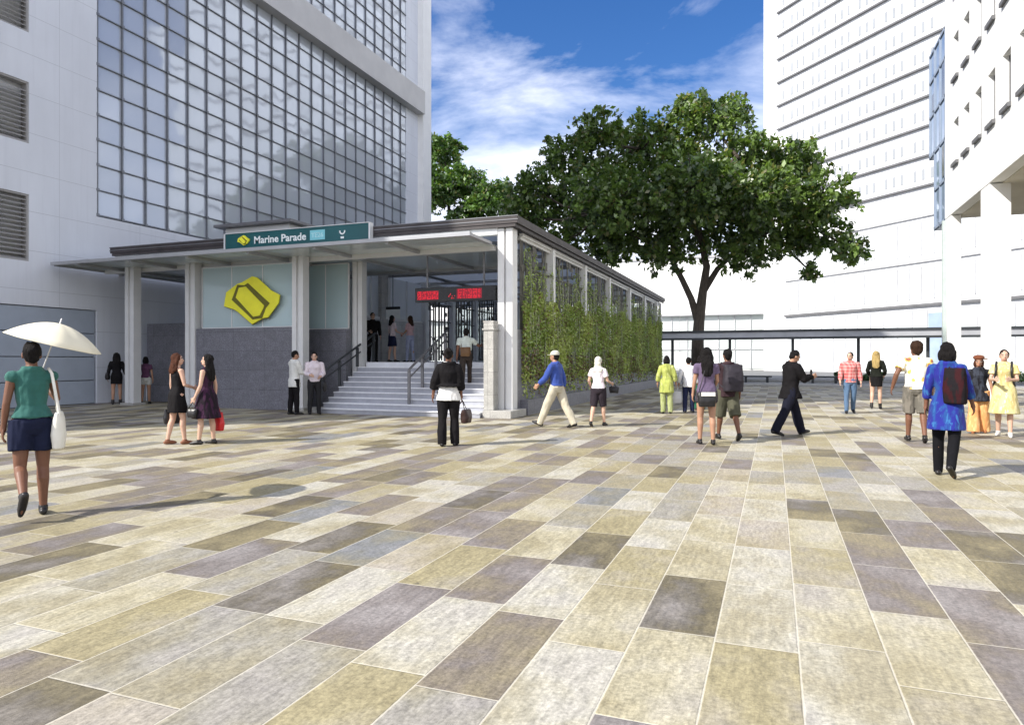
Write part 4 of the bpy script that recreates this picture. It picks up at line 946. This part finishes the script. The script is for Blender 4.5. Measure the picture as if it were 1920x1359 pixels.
            hz = o_['hem']; fl = o_['flare']; mid = (leg['l'][1].y+leg['r'][1].y)/2*max(0, (.9-hz)/.44); spread = abs(leg['l'][1].y-leg['r'][1].y)/2*max(0, (.9-hz)/.44)
            loft(bm, [(hz, HI[0]+inf+fl, HI[1]+inf+fl*.9+spread, mid), (hz+.012, HI[0]+inf+fl, HI[1]+inf+fl*.9+spread, mid), ((hz+.95)/2, HI[0]+inf+fl*.55, HI[1]+inf+.004+fl*.5+spread*.45, mid*.5), (.94, HI[0]+inf, HI[1]+inf+.003, -.01), (1.0, HI[0]*.95+inf, HI[1]*.95+inf, 0), (1.06, WA[0]*1.02+inf, WA[1]*1.02+inf, .003)], 24, T0_, 2.1)
        me = remesh(bm, vox+.001, 3 if kind != 'trousers' else 4); wrinkle(me, o_.get('wr', .011), (11, 11, 6 if kind in ('shirt', 'jacket', 'blouse') else 3.5), seed+len(name))
        link(name, fin(me), m_, root)
    # ---- shoes
    for k in 'lr':
        hip, kn, an, fd, dn = leg[k]; bm = BM()
        if shoes == 'none': break
        wdt = .04 if f else .045
        tube(bm, [an-fd*.045+dn*.04, an+fd*.03+dn*.038, an+fd*.11+dn*.05, an+fd*.165+dn*.058], [wdt*.9, wdt, wdt*.92, wdt*.62], 12, 1)
        tube(bm, [an-dn*.02, an+dn*.035], [.042, .042], 12)
        if shoes == 'boot': tube(bm, [an.lerp(kn, .22), an, an+dn*.03], [.05, .046, .042], 12)
        me = remesh(bm, .008, 1)
        pl = np.array(an+dn*.078); dnv = np.array(dn); c = np.empty(len(me.vertices)*3, np.float32); me.vertices.foreach_get('co', c); c = c.reshape(-1, 3)
        h_ = (c-pl) @ dnv; c -= np.where(h_ > 0, h_, 0)[:, None]*dnv; me.vertices.foreach_set('co', c.reshape(-1))
        link('shoe', fin(me), M['white_shoe'] if shoes == 'white' else (shoes if not isinstance(shoes, str) else M['shoe']), root)
    def at_(v): return (Vector(v)+up)*s
    return dict(root=root, hand={k: at_(arm[k][2]+arm[k][3]*.09) for k in 'lr'}, wrist={k: at_(arm[k][2]) for k in 'lr'}, sh={k: at_(arm[k][0]) for k in 'lr'}, T=lambda v: at_(T0_(v)), s=s, inn={k: arm[k][4] for k in 'lr'}, hd={k: arm[k][3] for k in 'lr'})
def carried(P, name, label, cat):
    r = P['root']; e = empty(name, r.location, r.rotation_euler.z, label, cat); return e
def bag(P, name, label, cat, top, w_, d_, h_, m, handle, taper=.85, rz=0, bulge=.25, strap_r=.008, vox=.012):
    """soft bag: top = centre of its mouth in the carrier's space, handle = points of the strap"""
    e = carried(P, name, label, cat); bm = BM(); t = Vector(top); R = Matrix.Rotation(rad(rz), 3, 'Z')
    loft(bm, [(-h_, w_*.5*taper*.94, d_*.4, 0), (-h_*.97, w_*.5*taper, d_*.5, 0), (-h_*.6, w_*.5*(taper+.06), d_*.5*(1+bulge), 0), (-h_*.25, w_*.49, d_*.5, 0), (0, w_*.48, d_*.28, 0)], 20, lambda v: t+R @ v, 3.2)
    me = remesh(bm, vox, 2); wrinkle(me, .006, (12, 12, 9), len(label)); [setattr(q, 'use_smooth', True) for q in me.polygons]
    link('bag_body', me, m, e)
    for hpts in handle:
        bm = BM(); tube(bm, hpts, strap_r, 8, 1); obj('strap', bm, m, e, True)
    return e
FB = lambda *c: fabric(tuple(c))
BLK = FB(.014, .013, .014); NAVY = FB(.02, .025, .06)

# 1 woman with the parasol, seen from behind
P = person('woman in a green sleeveless top and navy shorts walking away under a cream umbrella', -6.72, 4.57, -6, 1.66, skin='brown', hair=('short', 'black'), vox=.0065, seed=1, shoes='dark',
    pose=dict(rth=2, rkn=2, lth=-6, lkn=50, lft=-62, la=(-4, 10), le=10, ra=(24, 14), re=112, rin=.55, lab=2, rab=1, lean=3),
    wear=[('blouse', fabric((.035, .13, .11), 'plain'), dict(hem=.97, sleeve=.16, inf=.013, loose=.004, flare=.004)), ('shorts', FB(.016, .02, .045), dict(leg=.3, loose=.03, inf=.012, flare=.015))])
r = P['root']; hx = P['hand']['r']
um = carried(P, 'umbrella', 'cream umbrella tilted to the right over the woman in the green top', 'umbrella')
tl = Matrix.Rotation(rad(14), 3, 'Y') @ Matrix.Rotation(rad(6), 3, 'X'); ax = tl @ Vector((0, 0, 1))
grip = hx; apex = grip+ax*.57+Vector((.035, -.0, 0)); RU = .435
def upt(rr_, a, dz=0): 
    k = rr_/RU; sag = .5-.5*math.cos(8*a); r2 = rr_*(1-.055*sag*k)
    return apex+tl @ Vector((r2*math.cos(a), r2*math.sin(a), -.21*k**1.9+.018*sag*k*(1-k)*-1+dz))
bm = BM(); nA = 48; rows_ = []
for lay in (0, -.004):
    g_ = [[bm.verts.new(upt(RU*i/8, 2*math.pi*j/nA, lay)) for j in range(nA)] for i in range(1, 9)]; c_ = bm.verts.new(upt(0, 0, lay)); rows_.append(g_)
    for j in range(nA): bm.faces.new((c_, g_[0][j], g_[0][(j+1) % nA]))
    for i in range(7):
        for j in range(nA): bm.faces.new((g_[i][j], g_[i+1][j], g_[i+1][(j+1) % nA], g_[i][(j+1) % nA]))
for j in range(nA): bm.faces.new((rows_[0][7][j], rows_[1][7][j], rows_[1][7][(j+1) % nA], rows_[0][7][(j+1) % nA]))
obj('canopy', bm, mat('cream_cloth', (.8, .74, .56), .8, .04, 4), um, True)
bm = BM(); tube(bm, [grip-ax*.06, apex+ax*.05], .006, 8, 1); obj('shaft', bm, M['alu'], um, True)
bm = BM(); tube(bm, [grip-ax*.09, grip+ax*.06], .013, 10, 1); obj('handle', bm, M['black'], um, True)
for j in range(8): bm = BM(); a_ = 2*math.pi*j/8; tube(bm, [upt(q*RU/5, a_, -.008) for q in range(6)], .003, 6); obj('rib', bm, M['alu_dark'], um)
sh = P['sh']['r']
bag(P, 'tote_bag', 'white cloth tote bag hanging from the shoulder of the woman under the umbrella', 'bag', sh+Vector((.06, -.06, -.36)), .3, .1, .36, mat('white_canvas_bag', (.78, .76, .68), .8, .06, 5, bump=.3, bscale=9), [[sh+Vector((.05, -.18, -.38)), sh+Vector((-.0, -.07, .02)), sh+Vector((-.02, -.02, .065)), sh+Vector((.02, .05, -.02)), sh+Vector((.07, .06, -.38))]], .92, rz=78, strap_r=.014)

# 2-3 two women far left by the column
P = person('woman in dark clothes with a black shoulder bag standing by the left column', -21.06, 17.2, 5, 1.75, skin='tan', hair=('long', 'black'), seed=2, pose=dict(la=(0, 14), ra=(-5, 16), re=50, rth=3, lth=-3), wear=[('jacket', BLK, dict(hem=.82, sleeve=.9)), ('skirt', BLK, dict(hem=.68, flare=.0))], shoes='boot')
sh = P['sh']['l']; bag(P, 'shoulder_bag', 'black shoulder bag on the woman by the left column', 'bag', sh+Vector((-.1, -.04, -.34)), .32, .12, .24, M['black'], [[sh+Vector((-.1, .1, -.36)), sh+Vector((-.02, .03, .05)), sh+Vector((-.1, -.14, -.36))]], rz=85)
person('woman in a purple top and pale shorts standing beside the dark granite recess', -20.35, 17.75, 12, 1.62, skin='tan', hair=('bob', 'black'), seed=3, pose=dict(rth=5, lth=-5, la=(5, 12)), wear=[('blouse', FB(.12, .05, .1), dict(hem=.95, sleeve=.4)), ('shorts', FB(.6, .6, .55), dict(leg=.25, loose=.02))])

# 4-5 two women in black dresses talking
P = person('woman with reddish brown hair in a short black strap dress facing right', -10.02, 9.4, 62, 1.62, skin='pale', hair=('long', 'red'), seed=4, shoes=mat('tan_shoe', (.25, .1, .05), .5), pose=dict(rth=8, lth=-4, rkn=4, lkn=10, la=(0, 9), ra=(6, 14), re=70, rin=.5, yaw=18), wear=[('dress', BLK, dict(hem=.6, inf=.012, strap=True, flare=.012, neck=.1))])
h = P['hand']['l']; bag(P, 'handbag', 'square black handbag held by the red haired woman in the short dress', 'bag', h+Vector((-.03, -.02, -.14)), .3, .1, .27, M['black'], [[h+Vector((-.03, -.1, -.15)), h+Vector((-.01, -.06, -.02)), h+Vector((-.01, .0, .01)), h+Vector((-.01, .06, -.02)), h+Vector((-.03, .1, -.15))]], 1.0, rz=90)
h = P['hand']['r']; bag(P, 'purse', 'small pale purse held at the waist by the red haired woman', 'purse', h+Vector((-.02, .06, .03)), .14, .05, .09, mat('silver_purse', (.6, .58, .55), .35), [[h+Vector((-.07, .06, .03)), h, h+Vector((.05, .06, .03))]])
P = person('woman with long dark hair in a black sleeveless flared dress facing left', -9.52, 9.6, -58, 1.6, skin='pale', hair=('vlong', 'black'), seed=5, shoes='dark', pose=dict(rth=-3, lth=10, lkn=6, ra=(-6, 14), la=(4, 10), le=20, yaw=-12), wear=[('dress', fabric((.02, .014, .02), 'streak', (.05, .02, .045)), dict(hem=.5, inf=.013, flare=.085))])
h = P['hand']['r']; RED = mat('red_bag', (.6, .02, .025), .35, .1, 4)
bag(P, 'shopping_bag', 'bright red shopping bag held by the long haired woman in the flared dress', 'bag', h+Vector((.03, -.02, -.2)), .26, .12, .34, RED, [[h+Vector((.03, -.09, -.22)), h+Vector((.0, -.03, -.01)), h+Vector((0, .03, -.01)), h+Vector((.03, .07, -.22))]], 1.08, rz=75)
h = P['hand']['l']; bag(P, 'handbag', 'small dark handbag in the left hand of the woman in the flared dress', 'bag', h+Vector((-.02, 0, -.12)), .22, .08, .16, M['black'], [[h+Vector((-.02, -.08, -.13)), h, h+Vector((-.02, .08, -.13))]], rz=80)

# 6-7 couple at the foot of the steps
person('man in a loose white shirt and black trousers by the second column', -12.5, 15.75, 62, 1.76, sex='m', skin='tan', hair=('short', 'black'), seed=6, pose=dict(ra=(20, 4), re=55, la=(22, 6), le=60, lin=.3, nod=14, yaw=8, rth=3, lth=-3), wear=[('trousers', BLK, {}), ('shirt', FB(.72, .72, .68), dict(hem=.74, sleeve=.95, inf=.02, flare=.01))])
P = person('person in a pink white blouse facing the man in white at the steps', -12.05, 16.05, 172, 1.72, sex='m', skin='pale', hair=('short', 'black'), seed=7, pose=dict(la=(8, 10), le=60, lin=.6, ra=(10, 10), re=70, rin=.5, nod=12, yaw=15, rth=2, lth=-2, rab=4, lab=4), wear=[('trousers', FB(.03, .03, .032), dict(loose=.014)), ('shirt', FB(.74, .66, .7), dict(hem=.9, sleeve=.95, inf=.018))])
h = P['sh']['l']; bag(P, 'shoulder_bag', 'black shoulder bag at the side of the person in the pink white blouse', 'bag', h+Vector((.1*-1, -.02, -.52)), .28, .1, .26, M['black'], [[h+Vector((-.1, .1, -.54)), h+Vector((.0, .03, .05)), h+Vector((-.1, -.12, -.54))]], rz=80)

# 8-10 three on the landing
person('man in a black jacket and black trousers at the top of the steps', -13.35, 21.1, 170, 1.74, 1.45, 'm', 'pale', ('short', 'black'), dict(la=(2, 10), ra=(12, 8), re=60, rin=.4, lab=4, rab=4, yaw=-10), [('trousers', BLK, {}), ('jacket', BLK, dict(hem=.84, sleeve=.95))], seed=8)
person('woman in a pinkish white top and navy skirt at the top of the steps', -12.85, 21.6, 60, 1.66, 1.45, 'f', 'pale', ('long', 'black'), dict(ra=(14, 8), re=60, rin=.3, rth=6, lth=-4), [('blouse', FB(.68, .58, .62), dict(hem=.95, sleeve=.5)), ('skirt', NAVY, dict(hem=.58, flare=.01))], seed=9)
person('woman in a pink top and pale jeans at the top of the steps', -12.35, 22.0, -55, 1.66, 1.45, 'f', 'tan', ('long', 'brown'), dict(ra=(8, 8), re=40, la=(12, 8), le=50, lin=.4, rth=-5, lth=6), [('trousers', FB(.38, .42, .58), dict(loose=.012)), ('blouse', FB(.6, .4, .42), dict(hem=.98, sleeve=.6))], seed=10)
# 11 climbing the steps
P = person('person in a pale top and dark trousers climbing the steps behind the woman in black', -8.05, 17.5, 0, 1.66, .72, 'm', 'brown', ('short', 'black'), dict(rth=40, rkn=48, lth=-4, lkn=8, lft=-6, ra=(35, 40), re=60, la=(-10, 10), lean=6), [('trousers', FB(.05, .04, .035), dict(loose=.02)), ('shirt', FB(.62, .68, .62), dict(hem=1.08, sleeve=.5, inf=.018))], seed=11)
T = P['T']; bag(P, 'waist_bag', 'brown bag slung on the back of the person climbing the steps', 'bag', T((-.02, -.17, 1.16)), .3, .14, .26, mat('brown_bag', (.16, .085, .035), .6, .15, 6), [[T((-.14, -.12, 1.12)), T((-.12, -.02, 1.43)), T((.08, .12, 1.3)), T((.13, -.1, 1.1))]])
# 12 black shawl, white tunic
P = person('woman in a black top over a white tunic seen from behind before the steps', -5.35, 10.9, 6, 1.7, skin='brown', hair=('bun', 'black'), seed=12, vox=.0075, shoes='dark', pose=dict(la=(-4, 17), le=14, ra=(2, 9), re=10, rth=4, lth=-3, build=1.06), wear=[('trousers', BLK, dict(loose=.02, flare=.02)), ('tunic', FB(.76, .75, .72), dict(hem=.8, inf=.022, flare=.03)), ('jacket', FB(.013, .012, .013), dict(hem=1.04, sleeve=.62, inf=.044, loose=.045, flare=.02))])
h = P['hand']['r']; bag(P, 'handbag', 'dark brown handbag held low by the woman in black and white', 'bag', h+Vector((.08, -.02, -.16)), .3, .13, .24, mat('dark_brown_leather', (.04, .018, .014), .4, .2, 8), [[h+Vector((.06, -.1, -.18)), h+Vector((.01, -.02, .0)), h+Vector((.01, .03, .0)), h+Vector((.08, .1, -.18))]], rz=70)
# 13 blue shirt striding left
P = person('man in a blue shirt, khaki trousers and pale cap striding left past the green wall', -4.55, 14.75, -62, 1.74, sex='m', skin='tan', hair=('short', 'black'), hat=('cap', (.62, .6, .5)), seed=13, vox=.008, pose=dict(rth=-22, rkn=6, rft=-14, lth=28, lkn=6, lft=22, ra=(-16, 10), re=16, la=(24, 8), le=24, lean=6), wear=[('trousers', FB(.58, .53, .41), dict(loose=.034)), ('shirt', FB(.045, .085, .33), dict(hem=.95, sleeve=.95, inf=.024))])
# 14 woman in white blouse
P = person('woman in a white blouse, dark knee shorts and a pale headscarf beside the green wall', -3.73, 15.28, 20, 1.56, skin='pale', hair=('none', 'black'), hat=('scarf', (.72, .7, .6)), seed=14, vox=.008, pose=dict(la=(-8, 16), le=50, lin=.1, ra=(10, 14), re=62, rth=10, lth=-10, lkn=14, lft=-20), wear=[('shorts', FB(.035, .028, .035), dict(leg=.5, loose=.024)), ('blouse', FB(.78, .7, .74), dict(hem=.93, sleeve=.5, inf=.022, loose=.025))])
h = P['hand']['r']; bag(P, 'handbag', 'small black handbag on the forearm of the woman in the white blouse', 'bag', h+Vector((.02, .0, -.05)), .24, .08, .15, M['black'], [[h+Vector((-.06, .0, -.06)), h+Vector((0, 0, .01)), h+Vector((.08, .0, -.06))]])
# 15-17 group at the end of the green wall
person('person in a long yellow green tunic and trousers at the end of the green wall', -2.86, 19.83, 3, 1.62, skin='tan', hair=('bob', 'black'), seed=15, pose=dict(la=(-3, 16), ra=(0, 16), le=20, re=20), wear=[('trousers', fabric((.3, .34, .13), 'streak', (.38, .42, .2)), dict(loose=.03)), ('tunic', fabric((.4, .44, .11), 'streak', (.27, .31, .08), (.52, .54, .24)), dict(hem=.62, sleeve=.8, inf=.024, flare=.03, loose=.035))])
P = person('person in a white shirt and dark trousers walking away beside the yellow green tunic', -2.3, 20.25, 6, 1.58, sex='m', skin='tan', hair=('short', 'black'), seed=16, pose=dict(la=(-6, 16), le=20, ra=(6, 10), rth=6, lth=-5), wear=[('trousers', NAVY, dict(loose=.02)), ('shirt', FB(.75, .75, .78), dict(hem=.8, sleeve=.9, inf=.022))])
h = P['hand']['l']; bag(P, 'carrier_bag', 'white carrier bag between the yellow green tunic and the white shirt', 'bag', h+Vector((-.03, 0, -.14)), .26, .12, .34, mat('white_plastic', (.72, .72, .74), .4, .06, 4), [[h+Vector((-.05, -.07, -.15)), h, h+Vector((-.03, .07, -.15))]], 1.2)
person('person in a magenta top and green trousers half hidden behind the long haired woman', -2.12, 21.6, 4, 1.62, skin='tan', hair=('bob', 'black'), seed=17, pose=dict(rth=5, lth=-5), wear=[('trousers', FB(.02, .13, .07), dict(loose=.016)), ('blouse', FB(.3, .05, .13), dict(hem=.9, sleeve=.5))])
# 18-19 woman with long hair and backpacker
P = person('woman with very long black hair in a purple top seen from behind', -1.14, 12.77, -10, 1.72, skin='tan', hair=('vlong', 'black'), seed=18, vox=.0075, pose=dict(rth=-3, lth=5, lkn=5, la=(4, 9), ra=(10, 8), re=40, rin=.3, yaw=8, lft=0), wear=[('shorts', FB(.06, .05, .06), dict(leg=.22, loose=.016)), ('blouse', FB(.13, .095, .16), dict(hem=.8, sleeve=.4, inf=.02))])
T = P['T']; e_ = bag(P, 'shoulder_bag', 'dark bag with a white flap at the hip of the long haired woman', 'bag', T((-.02, -.17, .93)), .34, .14, .26, M['black'], [[T((-.16, -.14, .9)), T((-.05, -.12, 1.3)), T((.13, -.0, 1.45)), T((.14, .1, 1.2)), T((.16, -.1, .9))]], rz=0)
boxf = BM(); box(boxf, -.13, .11, -.258, -.24, .86, .93, bev=.007); 
for v in boxf.verts: v.co = T(v.co)
obj('flap', boxf, M['white_shoe'], e_)
P = person('man in dark shirt and olive knee shorts wearing a black backpack', -.83, 13.6, -22, 1.7, sex='m', skin='brown', hair=('short', 'black'), seed=19, vox=.0075, pose=dict(rth=-14, rkn=14, rft=-22, lth=14, lkn=4, lft=4, la=(20, 20), le=70, lin=.2, ra=(-4, 8), re=14), wear=[('shorts', FB(.1, .1, .07), dict(leg=.56, loose=.04, flare=.01)), ('shirt', FB(.05, .03, .035), dict(hem=.82, sleeve=.5, inf=.024, loose=.03))])
T = P['T']; bag(P, 'backpack', 'black backpack on the man in olive shorts', 'backpack', T((.03, -.2, 1.42)), .36, .2, .5, mat('backpack_cloth', (.03, .025, .035), .7, .2, 8), [[T((sx*.11, -.14, 1.38)), T((sx*.12, -.0, 1.46)), T((sx*.13, .12, 1.3)), T((sx*.15, .02, 1.06)), T((sx*.14, -.13, 1.0))] for sx in (-1, 1)], 1.0, strap_r=.016)
# 20 man in the dark suit
P = person('man in a black suit walking right while looking down at his hands', .3, 14.95, 58, 1.76, sex='m', skin='tan', hair=('short', 'black'), seed=20, vox=.0075, pose=dict(lth=24, lkn=5, lft=10, rth=-24, rkn=6, rft=-14, la=(24, 6), le=75, lin=.35, ra=(26, 8), re=78, rin=.35, nod=30, lean=4, build=1.05), wear=[('trousers', FB(.013, .014, .024), dict(loose=.03, flare=.012)), ('jacket', FB(.012, .011, .012), dict(hem=.76, sleeve=1.0, inf=.03, loose=.026, flare=.01))])
ph = carried(P, 'phone', 'black phone in the hands of the man in the suit', 'phone'); hh = (P['hand']['l']+P['hand']['r'])/2; bm = BM(); box(bm, hh.x-.035, hh.x+.035, hh.y-.01, hh.y+.0, hh.z-.02, hh.z+.12, bev=.004); obj('phone_body', bm, M['black'], ph)
# 21-22
person('man in a red checked shirt and blue jeans walking towards the camera', 2.01, 21.69, 172, 1.71, sex='m', skin='pale', hair=('short', 'black'), seed=21, vox=.008, pose=dict(rth=7, lth=-7, lkn=14, lft=-14, la=(-2, 12), ra=(4, 12), re=20, yaw=28), wear=[('trousers', FB(.1, .17, .28), dict(loose=.014)), ('shirt', fabric((.46, .1, .1), 'plaid', (.62, .32, .3)), dict(hem=.86, sleeve=.95, inf=.024))])
person('blonde woman with long hair in a black jacket and short skirt', 2.97, 24.15, 5, 1.78, skin='pale', hair=('vlong', 'blond'), seed=22, vox=.008, shoes='boot', pose=dict(rth=3, lth=-6, lkn=10, la=(6, 16), le=50, lin=.3, ra=(6, 16), re=50, rin=.3), wear=[('skirt', BLK, dict(hem=.66, flare=-.004)), ('jacket', FB(.016, .018, .014), dict(hem=.95, sleeve=.95, inf=.02))])
# 23 floral shirt
P = person('person in a white flowered shirt and grey knee shorts walking away', 2.43, 14.46, -8, 1.8, sex='m', skin='brown', hair=('afro', 'brown'), seed=23, vox=.0075, pose=dict(rth=-6, rkn=16, rft=-18, lth=8, lkn=4, la=(-24, 26), le=40, ra=(4, 10), re=12, yaw=-25), wear=[('shorts', fabric((.13, .12, .1), 'streak', (.2, .18, .15)), dict(leg=.5, loose=.035)), ('shirt', fabric((.74, .72, .64), 'floral', (.72, .5, .12), (.3, .12, .06)), dict(hem=.9, sleeve=.5, inf=.026, loose=.03))])
# 24 blue tunic
P = person('woman in a bright blue tunic and black leggings walking away in front', 2.1, 10.39, 10, 1.72, skin='brown', hair=('bob', 'black'), seed=24, vox=.007, shoes='dark', pose=dict(lth=4, lkn=2, rth=-16, rkn=20, rft=-34, la=(-6, 12), le=12, ra=(8, 14), re=20, lean=3, build=1.0), wear=[('trousers', FB(.01, .01, .012), dict(loose=.014, inf=.012, wr=.004)), ('tunic', fabric((.016, .02, .2), 'streak', (.015, .06, .22), (.03, .12, .3)), dict(hem=.6, sleeve=.62, inf=.018, flare=.036, loose=.024))])
T = P['T']; bag(P, 'shoulder_bag', 'black and dark red patterned shoulder bag on the woman in the blue tunic', 'bag', T((.11, -.15, 1.38)), .26, .14, .46, fabric((.014, .012, .014), 'streak', (.035, .01, .012)), [[T((.03, -.15, 1.34)), T((.05, -.02, 1.46)), T((.09, .12, 1.3)), T((.2, .0, 1.05))]], 1.0, rz=-12)
# 25-26 pair at the right
person('woman in a black top, orange wide trousers and a red brown beret facing the camera', 3.95, 16.74, 176, 1.57, skin='tan', hair=('bob', 'red'), hat=('beret', (.17, .055, .025)), seed=25, vox=.008, pose=dict(rth=6, lth=-5, lkn=10, la=(-4, 14), ra=(4, 14), re=30, nod=6), wear=[('trousers', fabric((.72, .34, .13), 'streak', (.75, .48, .22)), dict(loose=.045, flare=.045)), ('blouse', fabric((.016, .016, .02), 'streak', (.04, .045, .06)), dict(hem=.72, sleeve=.35, inf=.024, flare=.02))], shoes=mat('sandal', (.3, .12, .05), .6))
P = person('woman in a yellow dress with black straps and sunglasses walking towards the camera', 4.25, 16.2, -176, 1.7, skin='pale', hair=('bun', 'black'), seed=26, vox=.008, pose=dict(rth=-5, rkn=8, lth=8, la=(16, 12), le=75, lin=.5, ra=(16, 12), re=75, rin=.5, yaw=-8), wear=[('dress', fabric((.6, .53, .26), 'streak', (.5, .41, .17), (.7, .66, .46)), dict(hem=.46, sleeve=.5, inf=.022, flare=.075, loose=.03))], shoes='white')
T = P['T']; e_ = carried(P, 'backpack', 'black backpack with chest straps worn by the woman in the yellow dress', 'backpack')
bm = BM()
for sx in (-1, 1): tube(bm, [T((sx*.12, -.12, 1.38)), T((sx*.125, -.0, 1.47)), T((sx*.125, .125, 1.36)), T((sx*.13, .14, 1.22)), T((sx*.17, .0, 1.0))], .02, 8, 1)
obj('strap', bm, M['black'], e_, True)
bm = BM(); loft(bm, [(.98, .14, .06, -.19), (1.0, .16, .08, -.19), (1.2, .165, .09, -.2), (1.38, .14, .06, -.18), (1.41, .09, .03, -.17)], 20, T, 3); obj('bag_body', bm, M['black'], e_, True)
